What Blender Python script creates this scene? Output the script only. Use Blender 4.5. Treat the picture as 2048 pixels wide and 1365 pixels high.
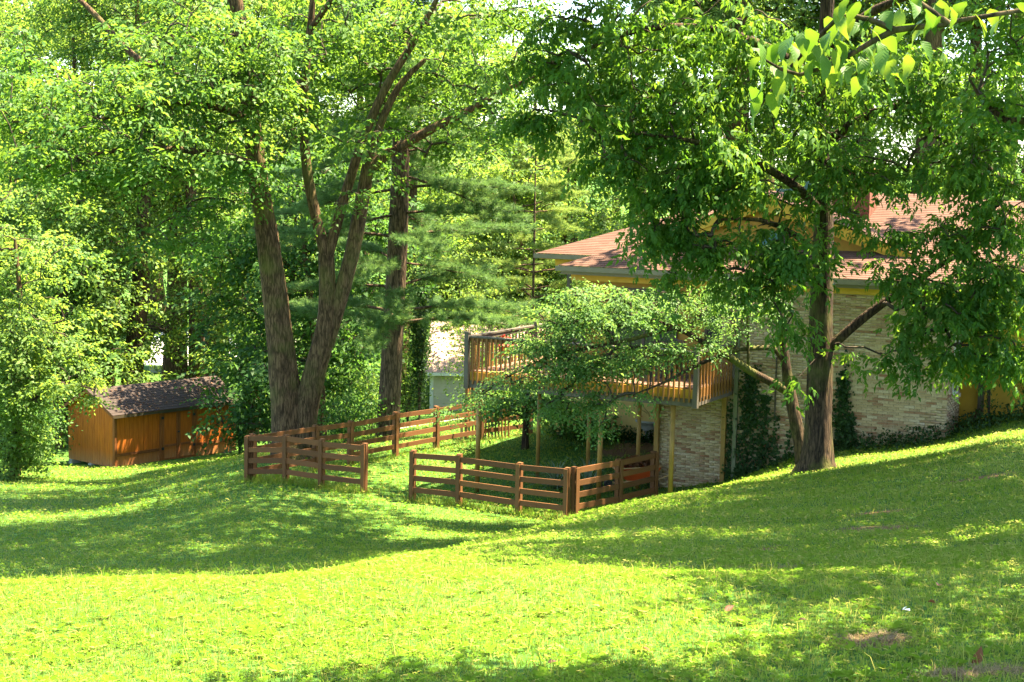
import bpy, math, random
import numpy as np
from mathutils import Matrix, Vector, Euler

# ------------------------------------------------------------------ scene, camera, sky, sun
for o in list(bpy.data.objects):
    bpy.data.objects.remove(o)
scene = bpy.context.scene
COL = scene.collection
FPX, HOR, ROLL, CAMZ = 3200.0, 360.0, 0.02, 7.72      # photograph's own pixels (2048 wide)
TH = math.atan((682.5 - HOR) / FPX)
V_F = np.array([0, math.cos(TH), -math.sin(TH)])
V_U = np.array([0, math.sin(TH), math.cos(TH)])
V_R = np.array([1.0, 0, 0])
CR, SR = math.cos(ROLL), math.sin(ROLL)
cam_d = bpy.data.cameras.new('camera')
cam = bpy.data.objects.new('camera', cam_d)
COL.objects.link(cam)
cam_d.sensor_width = 36.0
cam_d.lens = FPX / 2048 * 36.0
cam_d.clip_start = 0.1
cam_d.clip_end = 3000
r_, u_ = CR * V_R + SR * V_U, -SR * V_R + CR * V_U
cam.matrix_world = Matrix(((r_[0], u_[0], -V_F[0], 0), (r_[1], u_[1], -V_F[1], 0), (r_[2], u_[2], -V_F[2], CAMZ), (0, 0, 0, 1)))
scene.camera = cam

SUN_EL, SUN_AZ = math.radians(66), math.radians(72)    # azimuth clockwise from the view direction
world = bpy.data.worlds.new('World')
scene.world = world
world.use_nodes = True
wn, wl = world.node_tree.nodes, world.node_tree.links
sky = wn.new('ShaderNodeTexSky')
sky.sky_type = 'NISHITA'
sky.sun_disc = False
sky.sun_elevation = SUN_EL
sky.sun_rotation = SUN_AZ
sky.altitude = 200
sky.air_density = 1.0
sky.dust_density = 1.2
sky.ozone_density = 1.0
wl.new(sky.outputs[0], wn['Background'].inputs[0])
wn['Background'].inputs[1].default_value = 0.09
sun_d = bpy.data.lights.new('sun', 'SUN')
sun_d.energy = 5.0
sun_d.angle = math.radians(0.55)
sun_d.color = (1.0, 0.87, 0.62)
sun = bpy.data.objects.new('sun', sun_d)
COL.objects.link(sun)
SDIR = Vector((math.sin(SUN_AZ) * math.cos(SUN_EL), math.cos(SUN_AZ) * math.cos(SUN_EL), math.sin(SUN_EL)))
sun.rotation_euler = SDIR.to_track_quat('Z', 'Y').to_euler()
sun.location = (20, 20, 60)
vs = scene.view_settings
vs.view_transform = 'Standard'
vs.look = 'None'
vs.gamma = 1.0
vs.use_curve_mapping = False
vs.exposure = 3.25
cy = scene.cycles
cy.max_bounces = 6
cy.diffuse_bounces = 4
cy.glossy_bounces = 2
cy.transmission_bounces = 3
cy.transparent_max_bounces = 4
cy.caustics_reflective = False
cy.caustics_refractive = False

# ------------------------------------------------------------------ pixel helpers (photograph pixel -> point at a real depth)
def ray(px, py):
    a, b = px - 1024.0, 682.5 - py
    return V_F * FPX + V_R * (a * CR - b * SR) + V_U * (a * SR + b * CR)
def P(px, py, Y):
    d = ray(px, py); p = d / d[1] * Y
    return np.array([p[0], p[1], p[2] + CAMZ])
def PZ(px, py, z):
    d = ray(px, py); p = d / d[2] * (z - CAMZ)
    return np.array([p[0], p[1], z])

# ------------------------------------------------------------------ materials
MATS = {}
def mat(name, build):
    if name in MATS: return MATS[name]
    m = bpy.data.materials.new(name); m.use_nodes = True
    nt = m.node_tree; nt.nodes.clear()
    out = nt.nodes.new('ShaderNodeOutputMaterial')
    s = build(nt, nt.nodes, nt.links)
    nt.links.new(s, out.inputs['Surface'])
    MATS[name] = m
    return m
def principled(nt, col, rough=0.7, spec=0.3, normal=None, metallic=0.0):
    p = nt.nodes.new('ShaderNodeBsdfPrincipled')
    if hasattr(col, 'links') or hasattr(col, 'is_linked'): nt.links.new(col, p.inputs['Base Color'])
    else: p.inputs['Base Color'].default_value = (*col, 1)
    p.inputs['Roughness'].default_value = rough
    p.inputs['Specular IOR Level'].default_value = spec
    p.inputs['Metallic'].default_value = metallic
    if normal is not None: nt.links.new(normal, p.inputs['Normal'])
    return p
def noise(nt, scale, detail=4, coord='Object', stretch=None, rough=0.55):
    tc = nt.nodes.new('ShaderNodeTexCoord')
    n = nt.nodes.new('ShaderNodeTexNoise')
    n.inputs['Scale'].default_value = scale; n.inputs['Detail'].default_value = detail
    n.inputs['Roughness'].default_value = rough
    if stretch:
        mp = nt.nodes.new('ShaderNodeMapping'); mp.inputs['Scale'].default_value = stretch
        nt.links.new(tc.outputs[coord], mp.inputs['Vector']); nt.links.new(mp.outputs[0], n.inputs['Vector'])
    else: nt.links.new(tc.outputs[coord], n.inputs['Vector'])
    return n.outputs['Fac']
def ramp(nt, fac, stops):
    r = nt.nodes.new('ShaderNodeValToRGB')
    e = r.color_ramp.elements
    while len(e) < len(stops): e.new(0.5)
    for k, (pos, c) in enumerate(stops):
        e[k].position = pos; e[k].color = (*c, 1)
    nt.links.new(fac, r.inputs[0])
    return r.outputs[0]
def mixc(nt, fac, a, b, mode='MIX'):
    m = nt.nodes.new('ShaderNodeMix'); m.data_type = 'RGBA'; m.blend_type = mode
    for v, i in ((fac, 0), (a, 6), (b, 7)):
        if isinstance(v, (int, float)): m.inputs[i].default_value = v
        elif isinstance(v, tuple): m.inputs[i].default_value = (*v, 1)
        else: nt.links.new(v, m.inputs[i])
    return m.outputs[2]
def bump(nt, h, strength=0.5, dist=0.02):
    b = nt.nodes.new('ShaderNodeBump'); b.inputs['Strength'].default_value = strength; b.inputs['Distance'].default_value = dist
    nt.links.new(h, b.inputs['Height']); return b.outputs[0]
def attr(nt, name):
    a = nt.nodes.new('ShaderNodeAttribute'); a.attribute_name = name; return a.outputs['Fac']
def objrand(nt):
    return nt.nodes.new('ShaderNodeObjectInfo').outputs['Random']

def leaf_mat(name, dark, light, tdark, tlight, trans=0.42, rough=0.55, spec=0.16):
    def b(nt, N, L):
        t = attr(nt, 'tint')
        c = mixc(nt, t, dark, light); tr = mixc(nt, t, tdark, tlight)
        p = principled(nt, c, rough, spec)
        x = N.new('ShaderNodeBsdfTranslucent'); L.new(tr, x.inputs[0])
        m = N.new('ShaderNodeMixShader'); m.inputs[0].default_value = trans
        L.new(p.outputs[0], m.inputs[1]); L.new(x.outputs[0], m.inputs[2])
        return m.outputs[0]
    return mat(name, b)
def wood_mat(name, c1, c2, stretch=(1, 1, 1), scale=6, rough=0.75, rnd=0.25, spec=0.2):
    def b(nt, N, L):
        f = noise(nt, scale, 5, stretch=stretch)
        g = noise(nt, 1.3, 3)
        c = ramp(nt, f, [(0.3, c1), (0.7, c2)])
        hs = N.new('ShaderNodeHueSaturation'); L.new(c, hs.inputs['Color'])
        mr = N.new('ShaderNodeMapRange'); mr.inputs[3].default_value = 1 - rnd; mr.inputs[4].default_value = 1 + rnd
        L.new(objrand(nt), mr.inputs[0]); L.new(mr.outputs[0], hs.inputs['Value'])
        m2 = mixc(nt, g, hs.outputs[0], mixc(nt, 0.35, hs.outputs[0], (0.05, 0.045, 0.03)))
        return principled(nt, m2, rough, spec, bump(nt, f, 0.35, 0.006)).outputs[0]
    return mat(name, b)
def flat_mat(name, col, rough=0.6, spec=0.3, var=0.18, scale=5, metallic=0.0):
    def b(nt, N, L):
        f = noise(nt, scale, 5)
        c = ramp(nt, f, [(0.3, tuple(v * (1 - var) for v in col)), (0.7, tuple(min(1, v * (1 + var)) for v in col))])
        return principled(nt, c, rough, spec, bump(nt, f, 0.15, 0.004), metallic).outputs[0]
    return mat(name, b)
def bark_mat(name, c1, c2, moss=0.0):
    def b(nt, N, L):
        f1 = noise(nt, 34, 5, stretch=(1, 1, 0.07), rough=0.6); f2 = noise(nt, 8, 5, stretch=(1, 1, 0.35), rough=0.65)
        vo = nt.nodes.new('ShaderNodeTexVoronoi'); vo.feature = 'DISTANCE_TO_EDGE'; vo.inputs['Scale'].default_value = 17
        tcv = nt.nodes.new('ShaderNodeTexCoord'); mpv = nt.nodes.new('ShaderNodeMapping'); mpv.inputs['Scale'].default_value = (1, 1, 0.13)
        dis = mixc(nt, 0.12, tcv.outputs['Object'], noise(nt, 3, 3)); nt.links.new(dis, mpv.inputs['Vector']); nt.links.new(mpv.outputs[0], vo.inputs['Vector'])
        vr = ramp(nt, vo.outputs['Distance'], [(0.0, (0.12, 0.12, 0.12)), (0.28, (0.85, 0.85, 0.85))])
        f = mixc(nt, 0.22, mixc(nt, 0.45, f1, f2), vr)
        g = noise(nt, 1.1, 4)
        c = ramp(nt, f, [(0.40, c1), (0.62, c2)])
        if moss:
            c = mixc(nt, ramp(nt, g, [(0.5, (0, 0, 0)), (0.68, (moss, moss, moss))]), c, (0.09, 0.10, 0.02))
        return principled(nt, c, 0.9, 0.15, bump(nt, f, 1.0, 0.05)).outputs[0]
    return mat(name, b)

M_LEAF_BIG = leaf_mat('leaf_maple', (0.040, 0.106, 0.018), (0.082, 0.166, 0.030), (0.110, 0.24, 0.018), (0.23, 0.35, 0.034), 0.45)
M_LEAF_RIGHT = leaf_mat('leaf_box_elder', (0.033, 0.098, 0.013), (0.068, 0.152, 0.022), (0.10, 0.24, 0.013), (0.22, 0.35, 0.028), 0.45)
M_LEAF_CHERRY = leaf_mat('leaf_small_tree', (0.056, 0.125, 0.036), (0.108, 0.198, 0.058), (0.14, 0.28, 0.042), (0.25, 0.39, 0.07), 0.47)
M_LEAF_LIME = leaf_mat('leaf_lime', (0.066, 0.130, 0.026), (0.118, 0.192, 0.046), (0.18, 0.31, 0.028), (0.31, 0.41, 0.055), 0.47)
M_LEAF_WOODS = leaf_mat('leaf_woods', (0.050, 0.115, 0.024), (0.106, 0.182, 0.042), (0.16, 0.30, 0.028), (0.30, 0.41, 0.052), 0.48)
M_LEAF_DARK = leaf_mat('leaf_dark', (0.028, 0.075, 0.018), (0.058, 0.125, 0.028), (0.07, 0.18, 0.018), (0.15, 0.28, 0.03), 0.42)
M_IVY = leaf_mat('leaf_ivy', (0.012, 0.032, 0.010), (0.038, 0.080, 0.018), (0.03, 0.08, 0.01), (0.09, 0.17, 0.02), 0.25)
M_STRAW = leaf_mat('dry_straw', (0.13, 0.085, 0.035), (0.27, 0.19, 0.085), (0.15, 0.1, 0.04), (0.3, 0.21, 0.09), 0.2)
M_NEEDLE = leaf_mat('pine_needle', (0.050, 0.110, 0.036), (0.100, 0.170, 0.055), (0.11, 0.22, 0.045), (0.22, 0.34, 0.08), 0.42, 0.5)
M_GRASS = leaf_mat('grass_blade', (0.070, 0.155, 0.005), (0.122, 0.205, 0.016), (0.40, 0.40, 0.07), (0.53, 0.49, 0.15), 0.42, 0.7, 0.03)
M_NEAR_LEAF = None
M_BARK = bark_mat('bark_grey_brown', (0.034, 0.020, 0.010), (0.150, 0.090, 0.046), 0.5)
M_BARK_DARK = bark_mat('bark_dark', (0.016, 0.010, 0.006), (0.085, 0.053, 0.029), 0.7)
M_BARK_PINE = bark_mat('bark_pine', (0.034, 0.022, 0.013), (0.16, 0.10, 0.062))
M_TWIG = flat_mat('twig', (0.055, 0.042, 0.028), 0.9, 0.1, 0.4)
M_FENCE = wood_mat('fence_board', (0.100, 0.037, 0.011), (0.215, 0.085, 0.025), (0.3, 0.3, 4), 7)
M_POST = wood_mat('fence_post', (0.105, 0.039, 0.011), (0.225, 0.091, 0.027), (4, 4, 0.3), 6)
M_RAIL_GREY = wood_mat('deck_grey', (0.085, 0.068, 0.050), (0.135, 0.112, 0.085), (3, 3, 0.4), 5, 0.7, 0.1)
M_BALUSTER = wood_mat('deck_baluster', (0.17, 0.070, 0.016), (0.27, 0.125, 0.028), (4, 4, 0.3), 6, 0.65, 0.2)
M_DECK_FLOOR = wood_mat('deck_floor', (0.17, 0.085, 0.05), (0.27, 0.15, 0.095), (0.3, 4, 4), 5)
M_YELLOW = flat_mat('mustard_paint', (0.48, 0.285, 0.030), 0.6, 0.3, 0.14, 2.5)
M_SIDING = flat_mat('mustard_siding', (0.30, 0.155, 0.022), 0.65, 0.25, 0.2, 2.5)
M_YELLOW_PALE = flat_mat('pale_yellow_stucco', (0.56, 0.39, 0.13), 0.8, 0.2, 0.10, 3)
M_STEEL_POST = flat_mat('mustard_steel', (0.23, 0.130, 0.028), 0.5, 0.3, 0.2, 4)
M_GUTTER = flat_mat('gutter_olive', (0.15, 0.125, 0.075), 0.45, 0.4, 0.15, 3)
M_PIPE = flat_mat('downspout_brown', (0.055, 0.040, 0.022), 0.5, 0.4, 0.2, 3)
M_PIPE_GREEN = flat_mat('downspout_green', (0.12, 0.125, 0.065), 0.5, 0.4, 0.15, 3)
M_GLASS = mat('window_glass', lambda nt, N, L: principled(nt, (0.03, 0.035, 0.035), 0.08, 0.6).outputs[0])
M_WHITE = flat_mat('white_trim', (0.62, 0.60, 0.54), 0.6, 0.3, 0.08)
M_CLAP = flat_mat('cream_clapboard', (0.50, 0.43, 0.31), 0.7, 0.2, 0.06)
M_TEAL = wood_mat('teal_board', (0.045, 0.115, 0.105), (0.08, 0.17, 0.155), (5, 5, 0.3), 5)
M_CONC = flat_mat('concrete', (0.36, 0.35, 0.32), 0.9, 0.15, 0.2, 9)
M_SHED = None
def _shed(nt, N, L):
    f = noise(nt, 5, 6, stretch=(5, 5, 0.35)); g = noise(nt, 0.9, 4)
    c = ramp(nt, f, [(0.25, (0.29, 0.068, 0.007)), (0.6, (0.50, 0.130, 0.012)), (0.85, (0.60, 0.18, 0.02))])
    c = mixc(nt, ramp(nt, g, [(0.42, (0, 0, 0)), (0.72, (0.45, 0.45, 0.45))]), c, (0.26, 0.085, 0.018))
    tc = N.new('ShaderNodeTexCoord'); sp = N.new('ShaderNodeSeparateXYZ'); L.new(tc.outputs['Object'], sp.inputs[0])
    mr = N.new('ShaderNodeMapRange'); mr.inputs[1].default_value = 0.55; mr.inputs[2].default_value = 0.0
    L.new(sp.outputs['Z'], mr.inputs[0])
    h = noise(nt, 7, 5, stretch=(4, 4, 0.5))
    mu = N.new('ShaderNodeMath'); mu.operation = 'MULTIPLY'; L.new(mr.outputs[0], mu.inputs[0]); L.new(h, mu.inputs[1])
    c = mixc(nt, mu.outputs[0], c, (0.36, 0.24, 0.12))       # weathered, paint worn off near the ground
    return principled(nt, c, 0.75, 0.2, bump(nt, f, 0.3, 0.006)).outputs[0]
M_SHED = mat('shed_siding', _shed)
def _roof(c1, c2, c3):
    def b(nt, N, L):
        uv = N.new('ShaderNodeUVMap')
        br = N.new('ShaderNodeTexBrick'); L.new(uv.outputs[0], br.inputs['Vector'])
        br.inputs['Scale'].default_value = 1.0
        br.inputs['Brick Width'].default_value = 0.30; br.inputs['Row Height'].default_value = 0.14
        br.inputs['Mortar Size'].default_value = 0.004
        br.inputs['Color1'].default_value = (*c1, 1); br.inputs['Color2'].default_value = (*c2, 1); br.inputs['Mortar'].default_value = (*c3, 1)
        g = noise(nt, 1.2, 5)
        c = mixc(nt, ramp(nt, g, [(0.35, (0, 0, 0)), (0.75, (0.5, 0.5, 0.5))]), br.outputs[0], c3)
        f = noise(nt, 130, 2)
        return principled(nt, c, 0.95, 0.1, bump(nt, f, 0.4, 0.006)).outputs[0]
    return b
M_SHED_TRIM = wood_mat('shed_trim', (0.19, 0.055, 0.014), (0.31, 0.095, 0.02), (4, 4, 0.4), 6)
M_ROOF = mat('red_brown_shingle', _roof((0.094, 0.050, 0.036), (0.122, 0.070, 0.052), (0.072, 0.038, 0.028)))
M_ROOF_SHED = mat('brown_shingle', _roof((0.046, 0.034, 0.029), (0.062, 0.047, 0.040), (0.034, 0.026, 0.022)))
M_CHIMNEY = flat_mat('chimney_brick', (0.16, 0.06, 0.035), 0.9, 0.15, 0.35, 9)
M_ROOF_PINK = mat('pale_pink_shingle', _roof((0.36, 0.24, 0.20), (0.44, 0.31, 0.26), (0.27, 0.18, 0.15)))
def _brick(src):
    def b(nt, N, L):
        r = attr(nt, 'tint') if src == 'attr' else objrand(nt)
        rp = N.new('ShaderNodeValToRGB'); rp.color_ramp.interpolation = 'CONSTANT'
        cs = [(0.0, (0.40, 0.285, 0.155)), (0.16, (0.47, 0.35, 0.205)), (0.34, (0.36, 0.255, 0.14)), (0.48, (0.44, 0.315, 0.175)), (0.62, (0.35, 0.225, 0.125)), (0.74, (0.50, 0.39, 0.25)), (0.87, (0.28, 0.14, 0.075)), (0.95, (0.30, 0.165, 0.09))]
        e = rp.color_ramp.elements
        while len(e) < len(cs): e.new(0.5)
        for k, (p, c) in enumerate(cs): e[k].position = p; e[k].color = (*c, 1)
        L.new(r, rp.inputs[0])
        tc = N.new('ShaderNodeNewGeometry')
        n = N.new('ShaderNodeTexNoise'); n.inputs['Scale'].default_value = 4.0; n.inputs['Detail'].default_value = 6; L.new(tc.outputs['Position'], n.inputs['Vector'])
        n2 = N.new('ShaderNodeTexNoise'); n2.inputs['Scale'].default_value = 22; n2.inputs['Detail'].default_value = 6; L.new(tc.outputs['Position'], n2.inputs['Vector'])
        c = mixc(nt, ramp(nt, n.outputs[0], [(0.45, (0, 0, 0)), (0.75, (0.6, 0.6, 0.6))]), rp.outputs[0], (0.46, 0.36, 0.225))
        c = mixc(nt, ramp(nt, n2.outputs[0], [(0.5, (0, 0, 0)), (0.8, (0.6, 0.6, 0.6))]), c, (0.13, 0.09, 0.05))
        return principled(nt, c, 0.92, 0.15, bump(nt, n2.outputs[0], 0.4, 0.006)).outputs[0]
    return b
M_BRICK_O = mat('brick_single', _brick('obj'))
M_BRICK_A = mat('brick_joined', _brick('attr'))
M_MORTAR = flat_mat('mortar', (0.48, 0.39, 0.25), 0.95, 0.1, 0.15, 8)
M_RED = flat_mat('wheelbarrow_orange', (0.42, 0.060, 0.010), 0.45, 0.4, 0.15)
M_TAN = flat_mat('pale_wood_handle', (0.45, 0.28, 0.12), 0.6, 0.3, 0.15)
M_BLACK = flat_mat('black_metal', (0.02, 0.02, 0.02), 0.45, 0.4, 0.1)
M_DEADLEAF = None
def _dead(nt, N, L):
    f = noise(nt, 25, 4)
    c = ramp(nt, objrand(nt), [(0.0, (0.11, 0.036, 0.010)), (0.5, (0.14, 0.055, 0.016)), (1.0, (0.18, 0.085, 0.03))])
    c = mixc(nt, f, c, (0.14, 0.06, 0.025))
    p = principled(nt, c, 0.6, 0.3)
    x = N.new('ShaderNodeBsdfTranslucent'); x.inputs[0].default_value = (0.16, 0.05, 0.012, 1)
    m = N.new('ShaderNodeMixShader'); m.inputs[0].default_value = 0.25
    L.new(p.outputs[0], m.inputs[1]); L.new(x.outputs[0], m.inputs[2]); return m.outputs[0]
M_DEADLEAF = mat('dead_leaf', _dead)

# ------------------------------------------------------------------ object helpers
def link(o, parent=None, **props):
    COL.objects.link(o)
    if parent is not None: o.parent = parent
    for k, v in props.items(): o[k] = v
    return o
def empty(name, loc, rz=0.0, **props):
    o = bpy.data.objects.new(name, None)
    o.location = loc; o.rotation_euler = (0, 0, rz); o.empty_display_size = 0.2
    return link(o, None, **props)
def mesh_np(name, verts, faces, material, tint=None, smooth=False, uv=None):
    """verts (n,3); faces list of (m,k) integer arrays"""
    me = bpy.data.meshes.new(name)
    verts = np.ascontiguousarray(verts, dtype=np.float32)
    if isinstance(faces, np.ndarray): faces = [faces]
    me.vertices.add(len(verts)); me.vertices.foreach_set('co', verts.ravel())
    loops = np.concatenate([f.ravel() for f in faces]).astype(np.int32)
    tot = np.concatenate([np.full(len(f), f.shape[1], np.int32) for f in faces])
    start = np.concatenate([[0], np.cumsum(tot)[:-1]]).astype(np.int32)
    me.loops.add(len(loops)); me.loops.foreach_set('vertex_index', loops)
    me.polygons.add(len(tot)); me.polygons.foreach_set('loop_start', start); me.polygons.foreach_set('loop_total', tot)
    if smooth: me.polygons.foreach_set('use_smooth', np.ones(len(tot), bool))
    me.update(calc_edges=True)
    if tint is not None:
        a = me.attributes.new('tint', 'FLOAT', 'POINT'); a.data.foreach_set('value', np.ascontiguousarray(tint, np.float32))
    if uv is not None:
        l = me.uv_layers.new(name='UVMap'); l.data.foreach_set('uv', np.ascontiguousarray(uv, np.float32).ravel())
    me.validate()
    if material: me.materials.append(material)
    return me
class MB:
    def __init__(s): s.v = []; s.f = []; s.uv = []
    def quad(s, a, b, c, d, uv=None):
        n = len(s.v); s.v += [tuple(a), tuple(b), tuple(c), tuple(d)]; s.f.append((n, n + 1, n + 2, n + 3)); s.uv.append(uv)
    def hexa(s, p):
        n = len(s.v); s.v += [tuple(q) for q in p]
        for f in ((0, 3, 2, 1), (4, 5, 6, 7), (0, 1, 5, 4), (1, 2, 6, 5), (2, 3, 7, 6), (3, 0, 4, 7)):
            s.f.append(tuple(n + i for i in f)); s.uv.append(None)
    def box(s, x0, x1, y0, y1, z0, z1):
        s.hexa([(x0, y0, z0), (x1, y0, z0), (x1, y1, z0), (x0, y1, z0), (x0, y0, z1), (x1, y0, z1), (x1, y1, z1), (x0, y1, z1)])
    def prism(s, poly, y0, y1):
        """poly of (x,z) extruded along y"""
        n = len(s.v); k = len(poly)
        s.v += [(x, y0, z) for x, z in poly] + [(x, y1, z) for x, z in poly]
        s.f.append(tuple(range(n, n + k))); s.f.append(tuple(range(n + 2 * k - 1, n + k - 1, -1)))
        s.uv += [None, None]
        for i in range(k):
            j = (i + 1) % k; s.f.append((n + j, n + i, n + k + i, n + k + j)); s.uv.append(None)
    def bar(s, a, b, w, h, up=(0, 0, 1)):
        a, b = np.array(a, float), np.array(b, float)
        d = b - a; d /= np.linalg.norm(d); side = np.cross(d, up); side /= np.linalg.norm(side); u = np.cross(side, d)
        q = []
        for c in (a, b):
            q.append([c - side * w / 2 - u * h / 2, c + side * w / 2 - u * h / 2, c + side * w / 2 + u * h / 2, c - side * w / 2 + u * h / 2])
        s.hexa(q[0] + q[1])
    def tube(s, pts, rad, n=8, cap=True):
        pts = [np.array(p, float) for p in pts]
        if not hasattr(rad, '__len__'): rad = [rad] * len(pts)
        base = len(s.v); ref = np.array([0.31, 0.95, 0.05])
        for i, p in enumerate(pts):
            d = pts[min(i + 1, len(pts) - 1)] - pts[max(i - 1, 0)]; d /= np.linalg.norm(d)
            if abs(d @ ref) > 0.95: ref = np.array([0.95, 0.1, 0.3])
            a = np.cross(d, ref); a /= np.linalg.norm(a); b = np.cross(d, a)
            for k in range(n):
                t = 2 * math.pi * k / n
                s.v.append(tuple(p + rad[i] * (a * math.cos(t) + b * math.sin(t))))
        for i in range(len(pts) - 1):
            for k in range(n):
                q = base + i * n; s.f.append((q + k, q + (k + 1) % n, q + n + (k + 1) % n, q + n + k)); s.uv.append(None)
        if cap:
            s.f.append(tuple(base + k for k in range(n - 1, -1, -1))); s.uv.append(None)
            s.f.append(tuple(base + (len(pts) - 1) * n + k for k in range(n))); s.uv.append(None)
    def lathe(s, prof, c, n=16):
        base = len(s.v)
        for r, z in prof:
            for k in range(n):
                t = 2 * math.pi * k / n; s.v.append((c[0] + r * math.cos(t), c[1] + r * math.sin(t), c[2] + z))
        for i in range(len(prof) - 1):
            for k in range(n):
                q = base + i * n; s.f.append((q + k, q + (k + 1) % n, q + n + (k + 1) % n, q + n + k)); s.uv.append(None)
    def mesh(s, name, material, smooth=False):
        me = bpy.data.meshes.new(name); me.from_pydata(s.v, [], s.f); 
        if any(u is not None for u in s.uv):
            l = me.uv_layers.new(name='UVMap'); k = 0
            for f, u in zip(s.f, s.uv):
                for i in range(len(f)):
                    if u is not None: l.data[k].uv = u[i]
                    k += 1
        me.update()
        if smooth: me.polygons.foreach_set('use_smooth', np.ones(len(me.polygons), bool))
        if material: me.materials.append(material)
        return me
    def build(s, name, material, parent=None, smooth=False, **props):
        return link(bpy.data.objects.new(name, s.mesh(name, material, smooth)), parent, **props)
def weld(me):
    import bmesh
    q = bmesh.new(); q.from_mesh(me); bmesh.ops.remove_doubles(q, verts=q.verts, dist=1e-5); bmesh.ops.recalc_face_normals(q, faces=q.faces); q.to_mesh(me); q.free()
    me.polygons.foreach_set('use_smooth', np.ones(len(me.polygons), bool)); me.update()
    return me
def part(name, material, parent, *boxes, **props):
    m = MB()
    for b in boxes: m.box(*b)
    return m.build(name, material, parent, **props)
def inst(name, me, parent, loc=(0, 0, 0), rot=(0, 0, 0), scale=(1, 1, 1), **props):
    o = bpy.data.objects.new(name, me); o.location = loc; o.rotation_euler = rot; o.scale = scale
    return link(o, parent, **props)

# ------------------------------------------------------------------ terrain
_prof = {   # photograph column: (depth, row seen there, metres below that line of sight) or (depth, 'z', height)
 0:    [(10.3,1160,0),(13,1160,-.12),(18,1160,-.3),(23,1160,-.15),(25.5,1156,0),(32,1085,0),(38,1030,0),(45,985,0),(52,950,0),(58.5,'z',-3.02),(75,'z',-4)],
 230:  [(10.3,1155,0),(13,1155,-.12),(18,1155,-.3),(23,1155,-.15),(25.5,1150,0),(32,1085,0),(38,1030,0),(45,985,0),(51,955,0),(56,'z',-2.74),(62,'z',-3.2),(75,'z',-4)],
 500:  [(10.3,1148,0),(13,1148,-.12),(18,1148,-.25),(23,1148,-.1),(25.5,1143,0),(30,1078,0),(35,1015,0),(40.3,'z',0.0),(45,'z',-.25),(52,'z',-1.5),(60,'z',-2.8),(75,'z',-3.6)],
 800:  [(10.3,1147,0),(12.5,1128,0),(15.5,1105,0),(19,1105,-.2),(24,1105,-.25),(28,1105,-.08),(30.5,1102,0),(34,'z',.22),(38,'z',0),(46,'z',0),(55,'z',-.9),(70,'z',-2.6)],
 1024: [(10.3,1146,0),(13.5,1118,0),(17,1090,0),(22,1063,0),(25.5,1063,-.2),(29,1063,-.3),(33,1063,-.12),(36,'z',.03),(40,'z',0),(47,'z',.1),(55,'z',-.3),(70,'z',-2.5)],
 1140: [(10.3,1145,0),(14,1110,0),(19,1068,0),(24,1042,0),(27.5,1030,0),(30.5,1030,-.25),(33.5,1030,-.35),(35.6,'z',0.02),(40,'z',0),(47,'z',.2),(55,'z',.2),(70,'z',-1)],
 1310: [(10.3,1143,0),(11.7,1143,-.06),(14,1115,0),(19,1060,0),(25,1015,0),(30,990,0),(33,990,-.25),(36,990,-.5),(39,'z',0),(44,'z',.15),(48,'z',.5),(70,'z',.5)],
 1480: [(10.3,1141,0),(11.7,1141,-.06),(14,1115,0),(19,1062,0),(25,1010,0),(30,978,0),(34,963,0),(36,963,-.15),(38.8,'z',.42),(42,'z',.4),(70,'z',1)],
 1640: [(10.3,1140,0),(11.7,1140,-.06),(14,1113,0),(19,1055,0),(25,998,0),(30,960,0),(33,945,0),(37,'z',1.45),(42,'z',1.4),(70,'z',1.5)],
 1890: [(10.3,1138,0),(11.7,1133,0),(14,1100,0),(19,1035,0),(25,965,0),(29,928,0),(33,905,0),(36.4,'z',1.85),(42,'z',2.2),(70,'z',2.2)],
 2048: [(10.3,1135,0),(12,1113,0),(15,1065,0),(20,990,0),(25,935,0),(30,893,0),(34,'z',2.65),(40,'z',2.5),(70,'z',2.5)],
}
_pxs = sorted(_prof)
_Yg = np.linspace(-30, 200, 1151)
_tab = []
for px in _pxs:
    ys, zs = [-30, -8, 0, 7.1], [8.6, 6.9, 6.12, P(px, 1365, 7.1)[2]]
    for Y, a, b in _prof[px]:
        ys.append(Y); zs.append(b if a == 'z' else P(px, a, Y)[2] + b)
    ys.append(200); zs.append(zs[-1])
    row = np.interp(_Yg, ys, zs)
    k = np.exp(-0.5 * (np.arange(-9, 10) / 3.2) ** 2); k /= k.sum()
    _tab.append(np.convolve(np.pad(row, 9, 'edge'), k, 'valid'))
_tab = np.array(_tab)
_sg = np.linspace(-0.40, 0.40, 161)
_ss = np.array([(p - 1024) / FPX for p in _pxs])
_T = np.array([[0.0] * len(_Yg) for _ in _sg])
for j in range(len(_Yg)): _T[:, j] = np.interp(_sg, _ss, _tab[:, j])
_k = np.exp(-0.5 * (np.arange(-9, 10) / 3.0) ** 2); _k /= _k.sum()
_T = np.apply_along_axis(lambda c: np.convolve(np.pad(c, 9, 'edge'), _k, 'valid'), 0, _T)
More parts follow.
